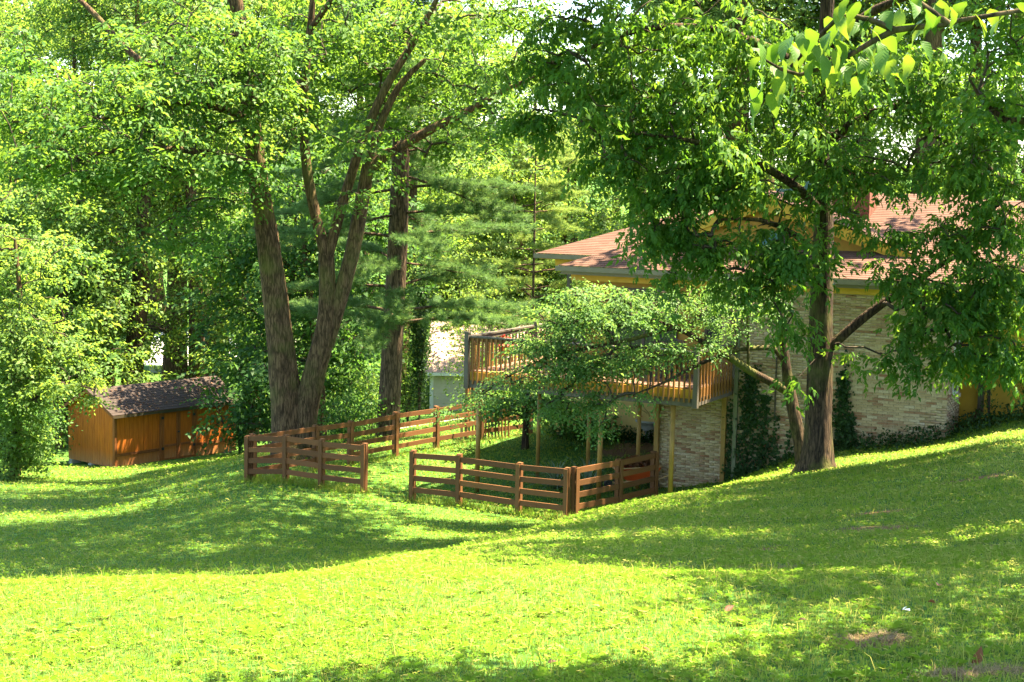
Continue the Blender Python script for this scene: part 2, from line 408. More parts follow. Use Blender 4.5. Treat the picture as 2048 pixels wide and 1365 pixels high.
def gz(X, Y):
    X, Y = np.asarray(X, float), np.asarray(Y, float)
    s = np.clip(X / np.maximum(Y, 7.0), -0.399, 0.399)
    i = (s + 0.40) / 0.005; j = (np.clip(Y, -29.9, 199.5) + 30) / 0.2
    i0, j0 = np.floor(i).astype(int), np.floor(j).astype(int); fi, fj = i - i0, j - j0
    z = (_T[i0, j0] * (1 - fi) * (1 - fj) + _T[i0 + 1, j0] * fi * (1 - fj) + _T[i0, j0 + 1] * (1 - fi) * fj + _T[i0 + 1, j0 + 1] * fi * fj)
    z = z + 0.018 * np.sin(X * 1.7 + 0.6 * np.sin(Y * 0.9)) * np.sin(Y * 1.3 + 1.0) + 0.01 * np.sin(X * 4.1 + 2) * np.sin(Y * 3.3)
    far = np.clip((np.hypot(X, Y) - 100) / 200, 0, 1)
    return z + far * far * 10
def on_ground(px, py):
    d = ray(px, py); Ys = np.linspace(5, 90, 1700); X = d[0] / d[1] * Ys; Z = CAMZ + d[2] / d[1] * Ys
    k = np.argmax(Z - gz(X, Ys) < 0)
    return np.array([X[k], Ys[k], gz(X[k], Ys[k])])
# bare soil: centre and half-axes in metres
SOIL = []
for px, py, rx, ry in [(1725,1286,.13,.14),(1770,1278,.10,.12),(1985,1345,.22,.10),(1905,1354,.15,.08),(1230,1141,.3,.10),(1340,1139,.25,.09),(1500,1137,.4,.11),(1590,1136,.25,.09),(1750,1058,.5,.45),(1740,1028,.4,.4),(1920,1100,.4,.3),(1960,957,.6,.5),(1280,893,.7,.9),(1235,905,.6,.6),(1500,1100,.35,.3)]:
    c = on_ground(px, py); SOIL.append((c[0], c[1], rx, ry))
def soil_at(X, Y):
    m = np.zeros(np.shape(X))
    wob = 0.25 * np.sin(X * 9 + Y * 5) + 0.2 * np.sin(Y * 13 - X * 7)
    for cx, cy_, rx, ry in SOIL:
        m = np.maximum(m, 1.25 - np.sqrt(((X - cx) / rx) ** 2 + ((Y - cy_) / ry) ** 2) + wob * 0.8)
    return np.clip(m * 2.0, 0, 1)
def axis(lo, hi, step, far):
    a = np.arange(lo, hi + step / 2, step); e = [step]; t = 0
    while t < far: e.append(e[-1] * 1.35); t += e[-1]
    o = np.cumsum(e[1:])
    return np.concatenate([(lo - o)[::-1], a, hi + o])
xa, ya = axis(-22, 22, 0.22, 260), axis(4, 62, 0.22, 240)
GX, GY = np.meshgrid(xa, ya)
GZ = gz(GX, GY)
nv = np.arange(GX.size).reshape(GX.shape)
gf = np.stack([nv[:-1, :-1], nv[:-1, 1:], nv[1:, 1:], nv[1:, :-1]], -1).reshape(-1, 4)
def _ground(nt, N, L):
    tc = N.new('ShaderNodeTexCoord')
    f = noise(nt, 18, 6); g = noise(nt, 0.7, 4)
    c = ramp(nt, f, [(0.3, (0.026, 0.075, 0.010)), (0.7, (0.060, 0.130, 0.020))])
    c = mixc(nt, ramp(nt, g, [(0.4, (0, 0, 0)), (0.7, (0.4, 0.4, 0.4))]), c, (0.09, 0.15, 0.02))
    h = noise(nt, 30, 5)
    s = ramp(nt, h, [(0.3, (0.085, 0.044, 0.018)), (0.75, (0.20, 0.118, 0.052))])
    c = mixc(nt, attr(nt, 'tint'), c, s)
    return principled(nt, c, 0.95, 0.1, bump(nt, f, 0.8, 0.03)).outputs[0]
M_GROUND = mat('lawn_soil', _ground)
V = np.stack([GX, GY, GZ], -1).reshape(-1, 3)
link(bpy.data.objects.new('ground', mesh_np('ground', V, gf, M_GROUND, soil_at(V[:, 0], V[:, 1]), True)), None, kind='structure', label='sloping green lawn falling from the camera to the yard')
# ------------------------------------------------------------------ grass and clover on the lawn (nobody could count it: one object)
def grass_mesh():
    g = np.random.default_rng(21); V, T3, T4, tint = [], [], [], []; nv_ = [0]
    def field(n, Y0, Y1, smax=0.40, pw=1.0):
        Y = Y0 + (Y1 - Y0) * g.random(n) ** pw; X = (g.random(n) * 2 - 1) * smax * Y
        keep = g.random(n) > soil_at(X, Y) * .8
        X, Y = X[keep], Y[keep]
        return X, Y, gz(X, Y)
    def patch(X, Y, s):
        return 0.5 + 0.5 * np.sin(X * s + 1.7 * np.sin(Y * s * .7)) * np.sin(Y * s * 1.2 + 1.3 * np.sin(X * s * .8 + 2))
    def add(v, f, t, k):
        V.append(v.reshape(-1, 3)); (T3 if k == 3 else T4).append(f.reshape(-1, k) + nv_[0]); nv_[0] += v.reshape(-1, 3).shape[0]; tint.append(t)
    def blades(n, Y0, Y1, h, w, seg, pw=1.0):
        X, Y, Z = field(n, Y0, Y1, pw=pw); n = len(X)
        a = g.random(n) * 6.283; hh = h * (0.55 + 0.9 * g.random(n)); ww = w * (.7 + .6 * g.random(n)); bend = hh * (0.15 + .6 * g.random(n)); b = g.random(n) * 6.283
        B = np.stack([X, Y, Z - .005], -1); s = np.stack([np.cos(a), np.sin(a), 0 * a], -1) * ww[:, None] / 2; d = np.stack([np.cos(b), np.sin(b), 0 * b], -1) * bend[:, None]
        up = np.stack([0 * a, 0 * a, hh], -1)
        t = np.clip(patch(X, Y, .8) * .45 + patch(X, Y, .23) * .25 + g.random(n) * .4 - .1, 0, 1)
        if seg == 2:
            v = np.stack([B - s, B + s, B + up * .6 + d * .35 + s * .7, B + up * .6 + d * .35 - s * .7, B + up * .92 + d], 1)
            i = np.arange(n)[:, None] * 5
            add(v, i + np.array([[0, 1, 2, 3]]), np.repeat(t, 5), 4); T3.append((i + np.array([[3, 2, 4]])) + nv_[0] - v.reshape(-1, 3).shape[0])
        else:
            v = np.stack([B - s, B + s, B + up + d], 1); i = np.arange(n)[:, None] * 3
            add(v, i + np.array([[0, 1, 2]]), np.repeat(t, 3), 3)
    def clover(n, Y0, Y1, r, lift, lobes=3, pw=1.0, keep=.55):
        X, Y, Z = field(n, Y0, Y1, pw=pw)
        k = g.random(len(X)) < (keep + (1 - keep) * (patch(X, Y, 1.7) > .5)); X, Y, Z = X[k], Y[k], Z[k]; n = len(X)
        c = np.stack([X, Y, Z + lift * (.4 + .8 * g.random(n))], -1); a0 = g.random(n) * 6.283; rr = r * (.6 + .8 * g.random(n))
        tilt = (g.random((n, 2)) - .5) * 1.1; t = np.clip(patch(X, Y, .6) * .35 + g.random(n) * .65, 0, 1)
        for l in range(lobes):
            a = a0 + l * 2.094
            e = np.stack([np.cos(a), np.sin(a)], -1); p = np.stack([-np.sin(a), np.cos(a)], -1)
            def pt(u, v):
                xy = (e * u + p * v) * rr[:, None]
                return c + np.concatenate([xy, (xy * tilt).sum(-1, keepdims=True) + .12 * rr[:, None] * abs(v)], -1)
            v = np.stack([pt(.05, 0), pt(.75, -.48), pt(1.0, 0), pt(.75, .48)], 1)
            add(v, np.arange(n)[:, None] * 4 + np.array([[0, 1, 2, 3]]), np.repeat(t, 4), 4)
    blades(80000, 6.6, 11.5, .036, .0045, 2); clover(36000, 6.6, 11.5, .016, .026)
    blades(90000, 11.5, 20, .042, .008, 1); clover(42000, 11.5, 20, .026, .03, 2)
    blades(110000, 20, 36, .055, .014, 1); clover(70000, 20, 36, .045, .035, 1)
    blades(60000, 36, 56, .08, .022, 1); clover(30000, 36, 56, .075, .06, 1)
    # taller tufts left by the mower round posts and walls
    def tufts(pts, h=.22, n=60, sp=.18):
        for x, y in pts:
            X = x + g.normal(0, sp, n); Y = y + g.normal(0, sp, n); Z = gz(X, Y); a = g.random(n) * 6.28; hh = h * (.4 + .9 * g.random(n))
            B = np.stack([X, Y, Z - .01], -1); s = np.stack([np.cos(a), np.sin(a), 0 * a], -1) * .008; d = np.stack([np.sin(a * 3), np.cos(a * 2), 0 * a], -1) * hh[:, None] * .5
            add(np.stack([B - s, B + s, B + d + np.stack([0 * a, 0 * a, hh], -1)], 1), np.arange(n)[:, None] * 3 + np.array([[0, 1, 2]]), np.repeat(g.random(n), 3), 3)
    pts = []
    for (ax, ay), (bx, by) in (((497, 866), (730, 891)), ((505, 866), (1060, 796)), ((827, 905), (1136, 939)), ((1136, 939), (1308, 911))):
        a, b = PZ(ax, ay, 1.2), PZ(bx, by, 1.2)
        for t in np.linspace(0, 1, 16): pts.append(((a + (b - a) * t)[0], (a + (b - a) * t)[1] - .1))
    tufts(pts, .2, 70, .16)
    # broad-leaved weeds and a few long blades between the clover
    n = 520; Y = 6.8 + 7.5 * g.random(n) ** 1.3; X = (g.random(n) * 2 - 1) * .39 * Y; k = soil_at(X, Y) < .3; X, Y = X[k], Y[k]; n = len(X); C = np.stack([X, Y, gz(X, Y) + .012], -1); t0 = g.random(n)
    for l in range(7):
        a = l * .9 + t0 * 6 + g.normal(0, .2, n); L = .035 + .04 * g.random(n); e = np.stack([np.cos(a), np.sin(a), .25 + .35 * g.random(n)], -1); s = np.stack([-np.sin(a), np.cos(a), 0 * a], -1) * (L * .26)[:, None]
        v = np.stack([C, C + e * (L * .6)[:, None] - s, C + e * np.array([1, 1, .75]) * L[:, None], C + e * (L * .6)[:, None] + s], 1); add(v, np.arange(n)[:, None] * 4 + np.array([[0, 1, 2, 3]]), np.repeat(np.clip(t0 * .5 + .1, 0, 1), 4), 4)
    blades(2600, 6.8, 12, .10, .005, 2)
    me = mesh_np('lawn_grass', np.concatenate(V), [np.concatenate(T3), np.concatenate(T4)], M_GRASS, np.concatenate(tint))
    link(bpy.data.objects.new('lawn_grass', me), None, kind='stuff', label='mown grass and clover covering the lawn', category='grass')
grass_mesh()

def straw():
    g = np.random.default_rng(4); V = []
    for cx, cy_, rx, ry in SOIL[:9]:
        n = int(2600 * rx * ry / .05) if cy_ < 9 else 260
        n = min(n, 700); X = cx + g.normal(0, rx * .6, n); Y = cy_ + g.normal(0, ry * .6, n); Z = gz(X, Y) + .004 + .012 * g.random(n); a = g.random(n) * 6.28; L = g.uniform(.02, .06, n); w = .002
        d = np.stack([np.cos(a) * L, np.sin(a) * L, g.normal(.004, .012, n)], -1); s = np.stack([-np.sin(a) * w, np.cos(a) * w, 0 * a], -1); B = np.stack([X, Y, Z], -1)
        V.append(np.stack([B - s, B + s, B + d], 1).reshape(-1, 3))
    V = np.concatenate(V)
    link(bpy.data.objects.new('dry_grass', mesh_np('dry_grass', V, np.arange(len(V)).reshape(-1, 3), M_STRAW, np.repeat(g.random(len(V) // 3), 3))), None, kind='stuff', label='dry straw lying on the bare soil patches', category='grass')
straw()

# ------------------------------------------------------------------ house (local x to the right along the front, y to the back)
rng = np.random.default_rng(7)
random.seed(11)
HO, HROT = P(1390, 815, 36.5), -math.radians(27)
HO[2] = 0.0
def HW(x, y, z=0.0):
    c, s = math.cos(HROT), math.sin(HROT)
    return np.array([HO[0] + c * x - s * y, HO[1] + s * x + c * y, z])
house = empty('brick_house', HO, HROT, label='brick and mustard yellow house with red brown shingle roof on the slope', category='house')
wall = part('wall', M_MORTAR, house, (0.0, 5.15, 2.613, 2.83, -0.3, 5.3), (-1.9, -0.002, 2.613, 2.83, -0.3, 2.58), (-0.33, -0.002, 2.613, 2.83, 2.62, 5.3),
            (4.93, 5.153, 2.832, 3.9, -0.3, 5.3))
# bricks: the largest-looking 300 are objects of their own, the rest one joined piece
BL, BH, BD = 0.236, 0.052, 0.03
bm_ = MB(); bm_.box(-BL / 2, BL / 2, -BD, 0, -BH / 2, BH / 2)
brick_me = bm_.mesh('brick', M_BRICK_O)
bricks = []
def brick_rows(x0, x1, z0, z1):
    k, z = 0, z0 + BH / 2
    while z + BH / 2 < z1:
        x = x0 - (0.124 if k % 2 else 0.0)
        while x < x1 - 0.03:
            a, b = max(x, x0), min(x + BL, x1)
            if b - a > 0.05: bricks.append(((a + b) / 2, z, (b - a) / BL))
            x += BL + 0.011
        z += BH + 0.0105; k += 1
brick_rows(0.0, 5.17, 0.25, 5.22); brick_rows(-1.9, -0.012, -0.2, 2.57); brick_rows(-0.33, -0.012, 3.02, 5.22)
def seen(b):        # bricks in the part of the wall the trees leave open, near side first
    x, z, w = b
    return (abs(x - 3.6) * 0.6 + abs(z - 3.0) * 0.9) if x > 1.3 else 9 + abs(x + 1) * 0.3 + abs(z - 1.5) * 0.2
order = sorted(range(len(bricks)), key=lambda i: seen(bricks[i]))
for i in order[:300]:
    x, z, w = bricks[i]
    inst('brick', brick_me, wall, (x, 2.612 + random.uniform(-.002, .003), z), (0, 0, random.uniform(-.006, .006)), (w, 1, 1))
bv, bf, bt = [], [], []
cube = np.array([(-.5, -1, -.5), (.5, -1, -.5), (.5, 0, -.5), (-.5, 0, -.5), (-.5, -1, .5), (.5, -1, .5), (.5, 0, .5), (-.5, 0, .5)])
cf = np.array([(0, 3, 2, 1), (4, 5, 6, 7), (0, 1, 5, 4), (1, 2, 6, 5), (2, 3, 7, 6), (3, 0, 4, 7)])
for n, i in enumerate(order[300:]):
    x, z, w = bricks[i]
    bv.append(cube * np.array([BL * w, BD, BH]) + np.array([x, 2.612 + random.uniform(-.002, .003), z])); bf.append(cf + 8 * n); bt += [random.random()] * 8
k0 = len(bv)
zz = 1.2
k = 0
while zz < 5.2:                                      # bricks of the short return wall
    y = 2.60 + (0.12 if k % 2 else 0.0)
    while y < 3.88:
        b = min(y + BL, 3.9)
        q = cube.copy(); q = np.stack([q[:, 1] * -BD, (q[:, 0] + .5) * (b - y), q[:, 2] * BH], -1) + np.array([5.153, y, zz])
        bv.append(q); bf.append(cf[:, ::-1] + 8 * (len(bv) - 1)); bt += [random.random()] * 8; y += BL + 0.011
    zz += BH + 0.0105; k += 1
link(bpy.data.objects.new('brickwork', mesh_np('brickwork', np.concatenate(bv), np.concatenate(bf), M_BRICK_A, np.array(bt))), wall, kind='stuff')
part('siding_wall', M_SIDING, house, (-4.0, -0.332, 2.64, 2.82, 2.62, 5.4), (-4.0, -3.82, 2.822, 8.4, 2.62, 5.4))
part('lower_wall', M_YELLOW_PALE, house, (-7.5, -1.72, 8.3, 8.5, -0.3, 2.55))
part('side_wall', M_YELLOW_PALE, house, (-1.9, -1.72, 2.832, 8.298, -0.3, 2.56))
part('floor_slab', M_RAIL_GREY, house, (-4.0, 5.1, 2.84, 8.45, 2.60, 2.618))
part('recess_wall', M_YELLOW, house, (4.93, 13, 4.3, 4.5, 1.0, 5.45), (4.932, 5.12, 3.902, 4.298, 1.0, 5.45))
for nm, x0, x1, z0, z1, fr in (('window', -0.78, -0.36, 3.75, 5.05, M_PIPE), ('glass_door', -3.3, -1.5, 3.04, 5.08, M_PIPE)):
    m = MB()
    m.box(x0, x1, 2.585, 2.638, z1 - .06, z1); m.box(x0, x1, 2.585, 2.638, z0, z0 + .06)
    m.box(x0, x0 + .06, 2.586, 2.638, z0 + .06, z1 - .06); m.box(x1 - .06, x1, 2.586, 2.638, z0 + .06, z1 - .06)
    if nm == 'glass_door': m.box((x0 + x1) / 2 - .04, (x0 + x1) / 2 + .04, 2.586, 2.638, z0 + .06, z1 - .06)
    w = m.build(nm, fr, house)
    if nm == 'window': part('pane', M_GLASS, w, (x0 + .06, x1 - .06, 2.61, 2.636, z0 + .06, z1 - .06))
    else:
        xm = (x0 + x1) / 2
        part('pane', M_GLASS, w, (x0 + .06, xm - .04, 2.61, 2.636, z0 + .06, z1 - .06)); part('pane', M_GLASS, w, (xm + .04, x1 - .06, 2.61, 2.636, z0 + .06, z1 - .06))
w = part('window', M_WHITE, house, (5.186, 5.215, 3.02, 3.56, 2.95, 3.02), (5.186, 5.215, 3.02, 3.56, 4.3, 4.36), (5.186, 5.215, 3.02, 3.08, 3.02, 4.3), (5.186, 5.215, 3.5, 3.56, 3.02, 4.3))
part('pane', M_GLASS, w, (5.186, 5.198, 3.08, 3.5, 3.02, 4.3))
part('sill', M_MORTAR, w, (5.186, 5.27, 2.96, 3.62, 2.86, 2.948))
# eaves: gutter, fascia, soffit, frieze
part('frieze_board', M_YELLOW, house, (-4.35, 9.5, 2.42, 2.578, 5.215, 5.42))
part('soffit', M_YELLOW, house, (-4.42, 12, 2.06, 2.415, 5.40, 5.43))
part('fascia', M_GUTTER, house, (-4.46, 12, 2.03, 2.058, 5.38, 5.575))
gm = MB(); gm.prism([(-0.06, -.05), (0.03, -.09), (0.10, -.09), (0.10, 0.03), (0.09, 0.03), (0.085, -.07), (0.03, -.07), (-0.045, -.04), (-0.06, 0.025), (-0.085, 0.03), (-0.085, 0.02)], 0, 16.6)
g = gm.build('gutter', M_GUTTER, house); g.rotation_euler = (0, 0, -math.pi / 2); g.location = (-4.52, 1.93, 5.56)
def roof(name, a, b, c, d, parent, material, thick=0.0):
    """a-b eave (left to right), d-c ridge; stepped courses"""
    a, b, c, d = (np.array(q, float) for q in (a, b, c, d))
    L = (np.linalg.norm(d - a) + np.linalg.norm(c - b)) / 2; n = max(3, int(L / 0.14)); m = MB()
    nrm = np.cross(b - a, (d + c) / 2 - (a + b) / 2); nrm /= np.linalg.norm(nrm)
    W = np.linalg.norm(b - a); off = lambda q: np.dot(q - a, (b - a) / W)
    for i in range(n):
        t0, t1 = i / n, (i + 1) / n
        l0, r0 = a + (d - a) * t0, b + (c - b) * t0; l1, r1 = a + (d - a) * t1, b + (c - b) * t1
        h = nrm * 0.009
        m.quad(l0 + h, r0 + h, r1 + h * .15, l1 + h * .15, [(off(l0), t0 * n * .14), (off(r0), t0 * n * .14), (off(r1), t1 * n * .14), (off(l1), t1 * n * .14)])
        m.quad(l0, r0, r0 + h, l0 + h, [(off(l0), t0 * n * .14)] * 4)
    return m.build(name, material, parent)
RF = roof('roof', (-4.5, 1.9, 5.60), (12.5, 1.9, 5.60), (12.5, 6.8, 7.45), (0.35, 6.8, 7.45), house, M_ROOF)
roof('roof_slope', (-4.5, 11.65, 5.60), (-4.5, 1.9, 5.60), (0.35, 6.8, 7.45), (0.35, 6.8, 7.45), RF, M_ROOF)
roof('roof_slope', (12.5, 11.65, 5.60), (-4.5, 11.65, 5.60), (0.35, 6.8, 7.45), (12.5, 6.8, 7.45), RF, M_ROOF)
# rear wing with its own lower hip
R2 = roof('wing_roof', (-6.62, 5.0, 5.73), (4, 5.0, 5.73), (4, 9.8, 7.55), (-1.8, 9.8, 7.55), house, M_ROOF)
roof('roof_slope', (-6.62, 14.6, 5.73), (-6.62, 5.0, 5.73), (-1.8, 9.8, 7.55), (-1.8, 9.8, 7.55), R2, M_ROOF)
roof('roof_slope', (4, 14.6, 5.73), (-6.62, 14.6, 5.73), (-1.8, 9.8, 7.55), (4, 9.8, 7.55), R2, M_ROOF)
g2 = gm.build('gutter', M_GUTTER, R2); g2.rotation_euler = (0, 0, -math.pi / 2); g2.location = (-6.66, 5.02, 5.69); g2.scale = (1, 0.3, 1)
part('frieze_board', M_YELLOW, R2, (-6.2, -3.9, 5.35, 5.5, 5.40, 5.57))
part('soffit', M_YELLOW, R2, (-6.55, -3.9, 5.06, 5.348, 5.575, 5.60))
part('bracket', M_PIPE, R2, (-5.9, -5.8, 5.5, 5.6, 2.0, 5.398))
# cross gable with broad yellow barge boards
GLx, GRx, GPx, GZ0, GZP = -2.95, 4.55, 0.35, 6.0, 7.52
gb = MB()
gb.prism([(GLx, GZ0 - .02), (GPx, GZP - .02), (GPx, GZP - .26), (GLx + .1, GZ0 - .16)], 3.22, 3.27)
gb.prism([(GPx + .002, GZP - .02), (GRx, GZ0 - .02), (GRx - .1, GZ0 - .16), (GPx + .002, GZP - .26)], 3.22, 3.27)
gable = gb.build('barge_board', M_YELLOW, house)
gs = MB()
gs.prism([(GLx + .3, GZ0 - .05), (GPx, GZP - .24), (GPx, GZP - .40), (GLx + .5, GZ0 - .09)], 3.272, 3.42)
gs.prism([(GPx + .002, GZP - .24), (GRx - .3, GZ0 - .05), (GRx - .5, GZ0 - .09), (GPx + .002, GZP - .40)], 3.272, 3.42)
gs.build('inner_board', M_YELLOW, gable)
gw = MB(); gw.prism([(GLx + .3, GZ0 - .2), (GPx, GZP - .30), (GRx - .3, GZ0 - .2)], 3.43, 3.55); gw.build('gable_wall', M_SIDING, house)
part('vent', M_TEAL, house, (0.2, 0.9, 3.40, 3.428, 6.15, 6.6))
roof('gable_roof', (GLx - .06, 7.0, GZ0), (GLx - .06, 3.17, GZ0), (GPx, 3.17, GZP + .03), (GPx, 7.0, GZP + .03), house, M_ROOF)
roof('gable_roof', (GRx + .06, 3.17, GZ0), (GRx + .06, 7.0, GZ0), (GPx, 7.0, GZP + .03), (GPx, 3.17, GZP + .03), house, M_ROOF)
ch = part('chimney', M_CHIMNEY, house, (1.05, 2.45, 5.4, 6.1, 6.3, 8.15)); 
part('cap', M_STEEL_POST, ch, (0.98, 2.52, 5.33, 6.17, 8.152, 8.24))
tm = MB()
for i in range(9): tm.box(-0.62 + i * .125, -0.62 + i * .125 + .115, 7.4, 7.45, 7.0, 7.62 + .11 * (i // 3))
tm.build('roof_screen', M_TEAL, house)
# downspouts and corner posts
part('downspout', M_PIPE_GREEN, house, (0.06, 0.16, 2.49, 2.575, 0.1, 5.38))
m = MB(); m.bar((5.62, 4.22, 5.3), (5.62, 4.22, 2.45), .13, .11, (0, 1, 0)); m.bar((5.62, 4.2, 2.5), (5.28, 3.6, 1.95), .12, .10); m.build('downspout', M_PIPE, house)
for x in (-1.98, -0.22):
    part('corner_post', M_STEEL_POST, house, (x, x + .11, 2.46, 2.572, -0.2, 2.58))
part('wire_trellis', M_PIPE, house, (1.08, 1.11, 2.53, 2.57, 2.1, 3.6), (0.3, 1.08, 2.53, 2.57, 2.1, 2.13))

# ------------------------------------------------------------------ deck
deck = empty('wooden_deck', HO, HROT, label='raised wooden deck with grey posts and orange brown balusters', category='deck')
DL, DZ = -5.93, 2.99
for i in range(18):
    part('floor_board', M_DECK_FLOOR, deck, (DL + .03, -0.03, 0.05 + i * .142, 0.05 + i * .142 + .136, DZ, DZ + .03))
for i in range(13):
    part('floor_board', M_DECK_FLOOR, deck, (DL + .03 + i * .142, DL + .03 + i * .142 + .136, 2.62, 7.4, DZ, DZ + .03))
part('fascia', M_RAIL_GREY, deck, (DL, 0, -0.03, 0.01, 2.60, 2.775)); part('fascia', M_RAIL_GREY, deck, (-0.03, 0.012, 0.012, 2.57, 2.60, 2.775)); part('fascia', M_RAIL_GREY, deck, (DL - .012, DL + .03, 0.012, 7.4, 2.60, 2.775))
part('rim_joist', M_YELLOW, deck, (DL + .01, -0.01, 0.012, 0.045, 2.778, 2.985)); part('rim_joist', M_BALUSTER, deck, (-0.06, -0.012, 0.05, 2.57, 2.778, 2.985)); part('rim_joist', M_YELLOW, deck, (DL + .01, DL + .045, 0.05, 7.4, 2.778, 2.985))
for i in range(9): part('joist', M_DECK_FLOOR, deck, (DL + .3 + i * .66, DL + .35 + i * .66, 0.05, 2.57, 2.80, 2.985))
bal = MB(); bal.box(-.02, .02, -.02, .02, 2.70, 3.84); bal_me = bal.mesh('baluster', M_BALUSTER)
n = 46
for i in range(1, n): inst('baluster', bal_me, deck, (DL + i * (-DL) / n, -0.051, random.uniform(-.01, .01)), (0, 0, random.uniform(-.03, .03)))
for i in range(1, 12): inst('baluster', bal_me, deck, (0.034, i * 2.55 / 12, random.uniform(-.01, .01)))
for i in range(1, 40): inst('baluster', bal_me, deck, (DL - .034, i * 7.4 / 40, random.uniform(-.01, .01)))
for x, y in ((DL - .03, -0.06), (0.03, -0.06), (DL - .03, 7.4), (0.02, 2.50), (-2.95, 0.06), (DL + .06, 3.6)):
    p = part('rail_post', M_RAIL_GREY, deck, (x - .055, x + .055, y - .055, y + .055, 2.58 if y < .1 and x != -2.95 else 3.03, 3.95))
    part('post_cap', M_RAIL_GREY, p, (x - .068, x + .068, y - .068, y + .068, 3.952, 3.985))
part('top_rail', M_RAIL_GREY, deck, (DL + .03, -0.03, -0.075, 0.06, 3.845, 3.885)); part('top_rail', M_RAIL_GREY, deck, (-0.05, 0.075, 0.0, 2.44, 3.845, 3.885)); part('top_rail', M_RAIL_GREY, deck, (DL - .075, DL + .05, 0.0, 7.34, 3.845, 3.885))
part('under_rail', M_BALUSTER, deck, (DL + .03, -0.03, -0.028, 0.012, 3.755, 3.842)); part('under_rail', M_RAIL_GREY, deck, (DL - .01, DL + .03, 0.01, 7.34, 3.755, 3.842)); part('under_rail', M_BALUSTER, deck, (-0.03, 0.01, 0.01, 2.44, 3.755, 3.842))
part('screen_panel', M_PIPE, deck, (-5.6, -4.1, 5.2, 5.24, 3.06, 4.02))
for px, yy in ((960, 0.12), (1205, 0.12), (1349, 0.12), (1081, 2.45), (1181, 2.45), (1282, 2.45)):
    # foot of the pole under the deck at that column
    best = min(np.linspace(-6, 0, 241), key=lambda x: abs((lambda q: 1024 + FPX * (q @ V_R) / (q @ V_F))(HW(x, yy, 1.3) - np.array([0, 0, CAMZ])) - px))
    w = HW(best, yy); zb = float(gz(w[0], w[1])) - .12
    m = MB(); m.tube([(best - .02, yy, zb), (best, yy, 2.64)], 0.060 if yy < 1 else 0.052, 12); m.build('support_post', M_STEEL_POST, deck, True)

# ------------------------------------------------------------------ fences
ub = MB(); ub.box(-.5, .5, -.5, .5, -.5, .5)
RAIL_ME, POST_ME = ub.mesh('rail', M_FENCE), ub.mesh('post', M_POST)
def fence(name, pts, label, cat='fence', z1=1.2, side=-1, rails=(1.11, .83, .55, .27), end_double=()):
    pts = [np.array(p, float) for p in pts]
    z0s = [float(gz(p[0], p[1])) for p in pts]
    root = empty(name, (pts[0][0], pts[0][1], z0s[0]), 0, label=label, category=cat)
    org = np.array([pts[0][0], pts[0][1], z0s[0]])
    for i, p in enumerate(pts):
        d = pts[min(i + 1, len(pts) - 1)] - pts[max(i - 1, 0)]; a = math.atan2(d[1], d[0])
        h = z1 + random.uniform(-.02, .03)
        inst('post', POST_ME, root, (p[0] - org[0], p[1] - org[1], z0s[i] - org[2] + h / 2 - .1), (random.uniform(-.012, .012), random.uniform(-.012, .012), a), (.11, .11, h + .2))
        nx, ny = -math.sin(a) * side, math.cos(a) * side
        inst('batten', POST_ME, root, (p[0] - org[0] + nx * .105, p[1] - org[1] + ny * .105, z0s[i] - org[2] + h / 2 - .03), (0, 0, a), (.105, .024, h + .02))
    for i in range(len(pts) - 1):
        a, b = pts[i], pts[i + 1]; d = b - a; L = np.linalg.norm(d); ang = math.atan2(d[1], d[0])
        nx, ny = -math.sin(ang) * side, math.cos(ang) * side
        for r in rails:
            za, zb = z0s[i] + r + random.uniform(-.012, .012), z0s[i + 1] + r + random.uniform(-.012, .012)
            c = (a + b) / 2
            inst('rail', RAIL_ME, root, (c[0] - org[0] + nx * .074, c[1] - org[1] + ny * .074, (za + zb) / 2 - org[2]), (random.uniform(-.03, .03), -math.atan2(zb - za, L), ang), (L - .004, .030, .128))
    return root
fl = [PZ(px, py, 1.2)[:2] for px, py in ((497, 866), (573, 873.5), (645, 881.5), (730, 891))]
fence('board_fence', fl, 'four rail brown fence section in front of the twin trunk tree', side=-1)
fb = [PZ(px, py, 1.2)[:2] for px, py in ((505, 866), (630, 848), (700, 839), (790, 827), (872, 815), (962, 803.5), (1060, 796))]
fence('board_fence', fb, 'long brown rail fence running behind the pine trunk to the deck', side=-1)
fr = [PZ(px, py, 1.2)[:2] for px, py in ((827, 905), (920, 914), (1040, 927), (1136, 939))]
fence('board_fence', fr, 'four rail brown fence section standing before the deck posts', side=-1)
fe = [np.array(fr[-1]) + np.array([.16, .08]), PZ(1237, 924.5, 1.2)[:2], PZ(1308, 911, 1.2)[:2]]
fence('board_fence', fe, 'short dark rail fence joining the fence corner to the brick wall', side=-1)

# ------------------------------------------------------------------ shed
SC = P(230, 937, 56); SA = math.atan2(.764, .645)
shed = empty('garden_shed', SC, SA, label='orange stained wooden shed with brown shingle roof at the lawn edge', category='shed')
SL, SW, SH, SRZ = 5.5, 2.8, 2.0, 2.72
def siding(name, a, b, z0, z1, parent, top=None, pitch=0.2, depth=.012):
    """vertical boards with grooves between a and b (local x,y); outward normal to the right of a->b"""
    a, b = np.array(a, float), np.array(b, float); L = np.linalg.norm(b - a); d = (b - a) / L; nrm = np.array([d[1], -d[0]]); m = MB()
    n = int(L / pitch); w = L / n
    for i in range(n):
        s0, s1 = i * w + .006, (i + 1) * w - .006
        q = [a + d * s0, a + d * s1]; h0, h1 = (z1, z1) if top is None else (top(s0), top(s1))
        o = nrm * depth; bk = -nrm * .02
        m.hexa([(*(q[0] + o), z0), (*(q[1] + o), z0), (*(q[1] + bk), z0), (*(q[0] + bk), z0), (*(q[0] + o), h0), (*(q[1] + o), h1), (*(q[1] + bk), h1), (*(q[0] + bk), h0)])
    return m.build(name, M_SHED, parent)
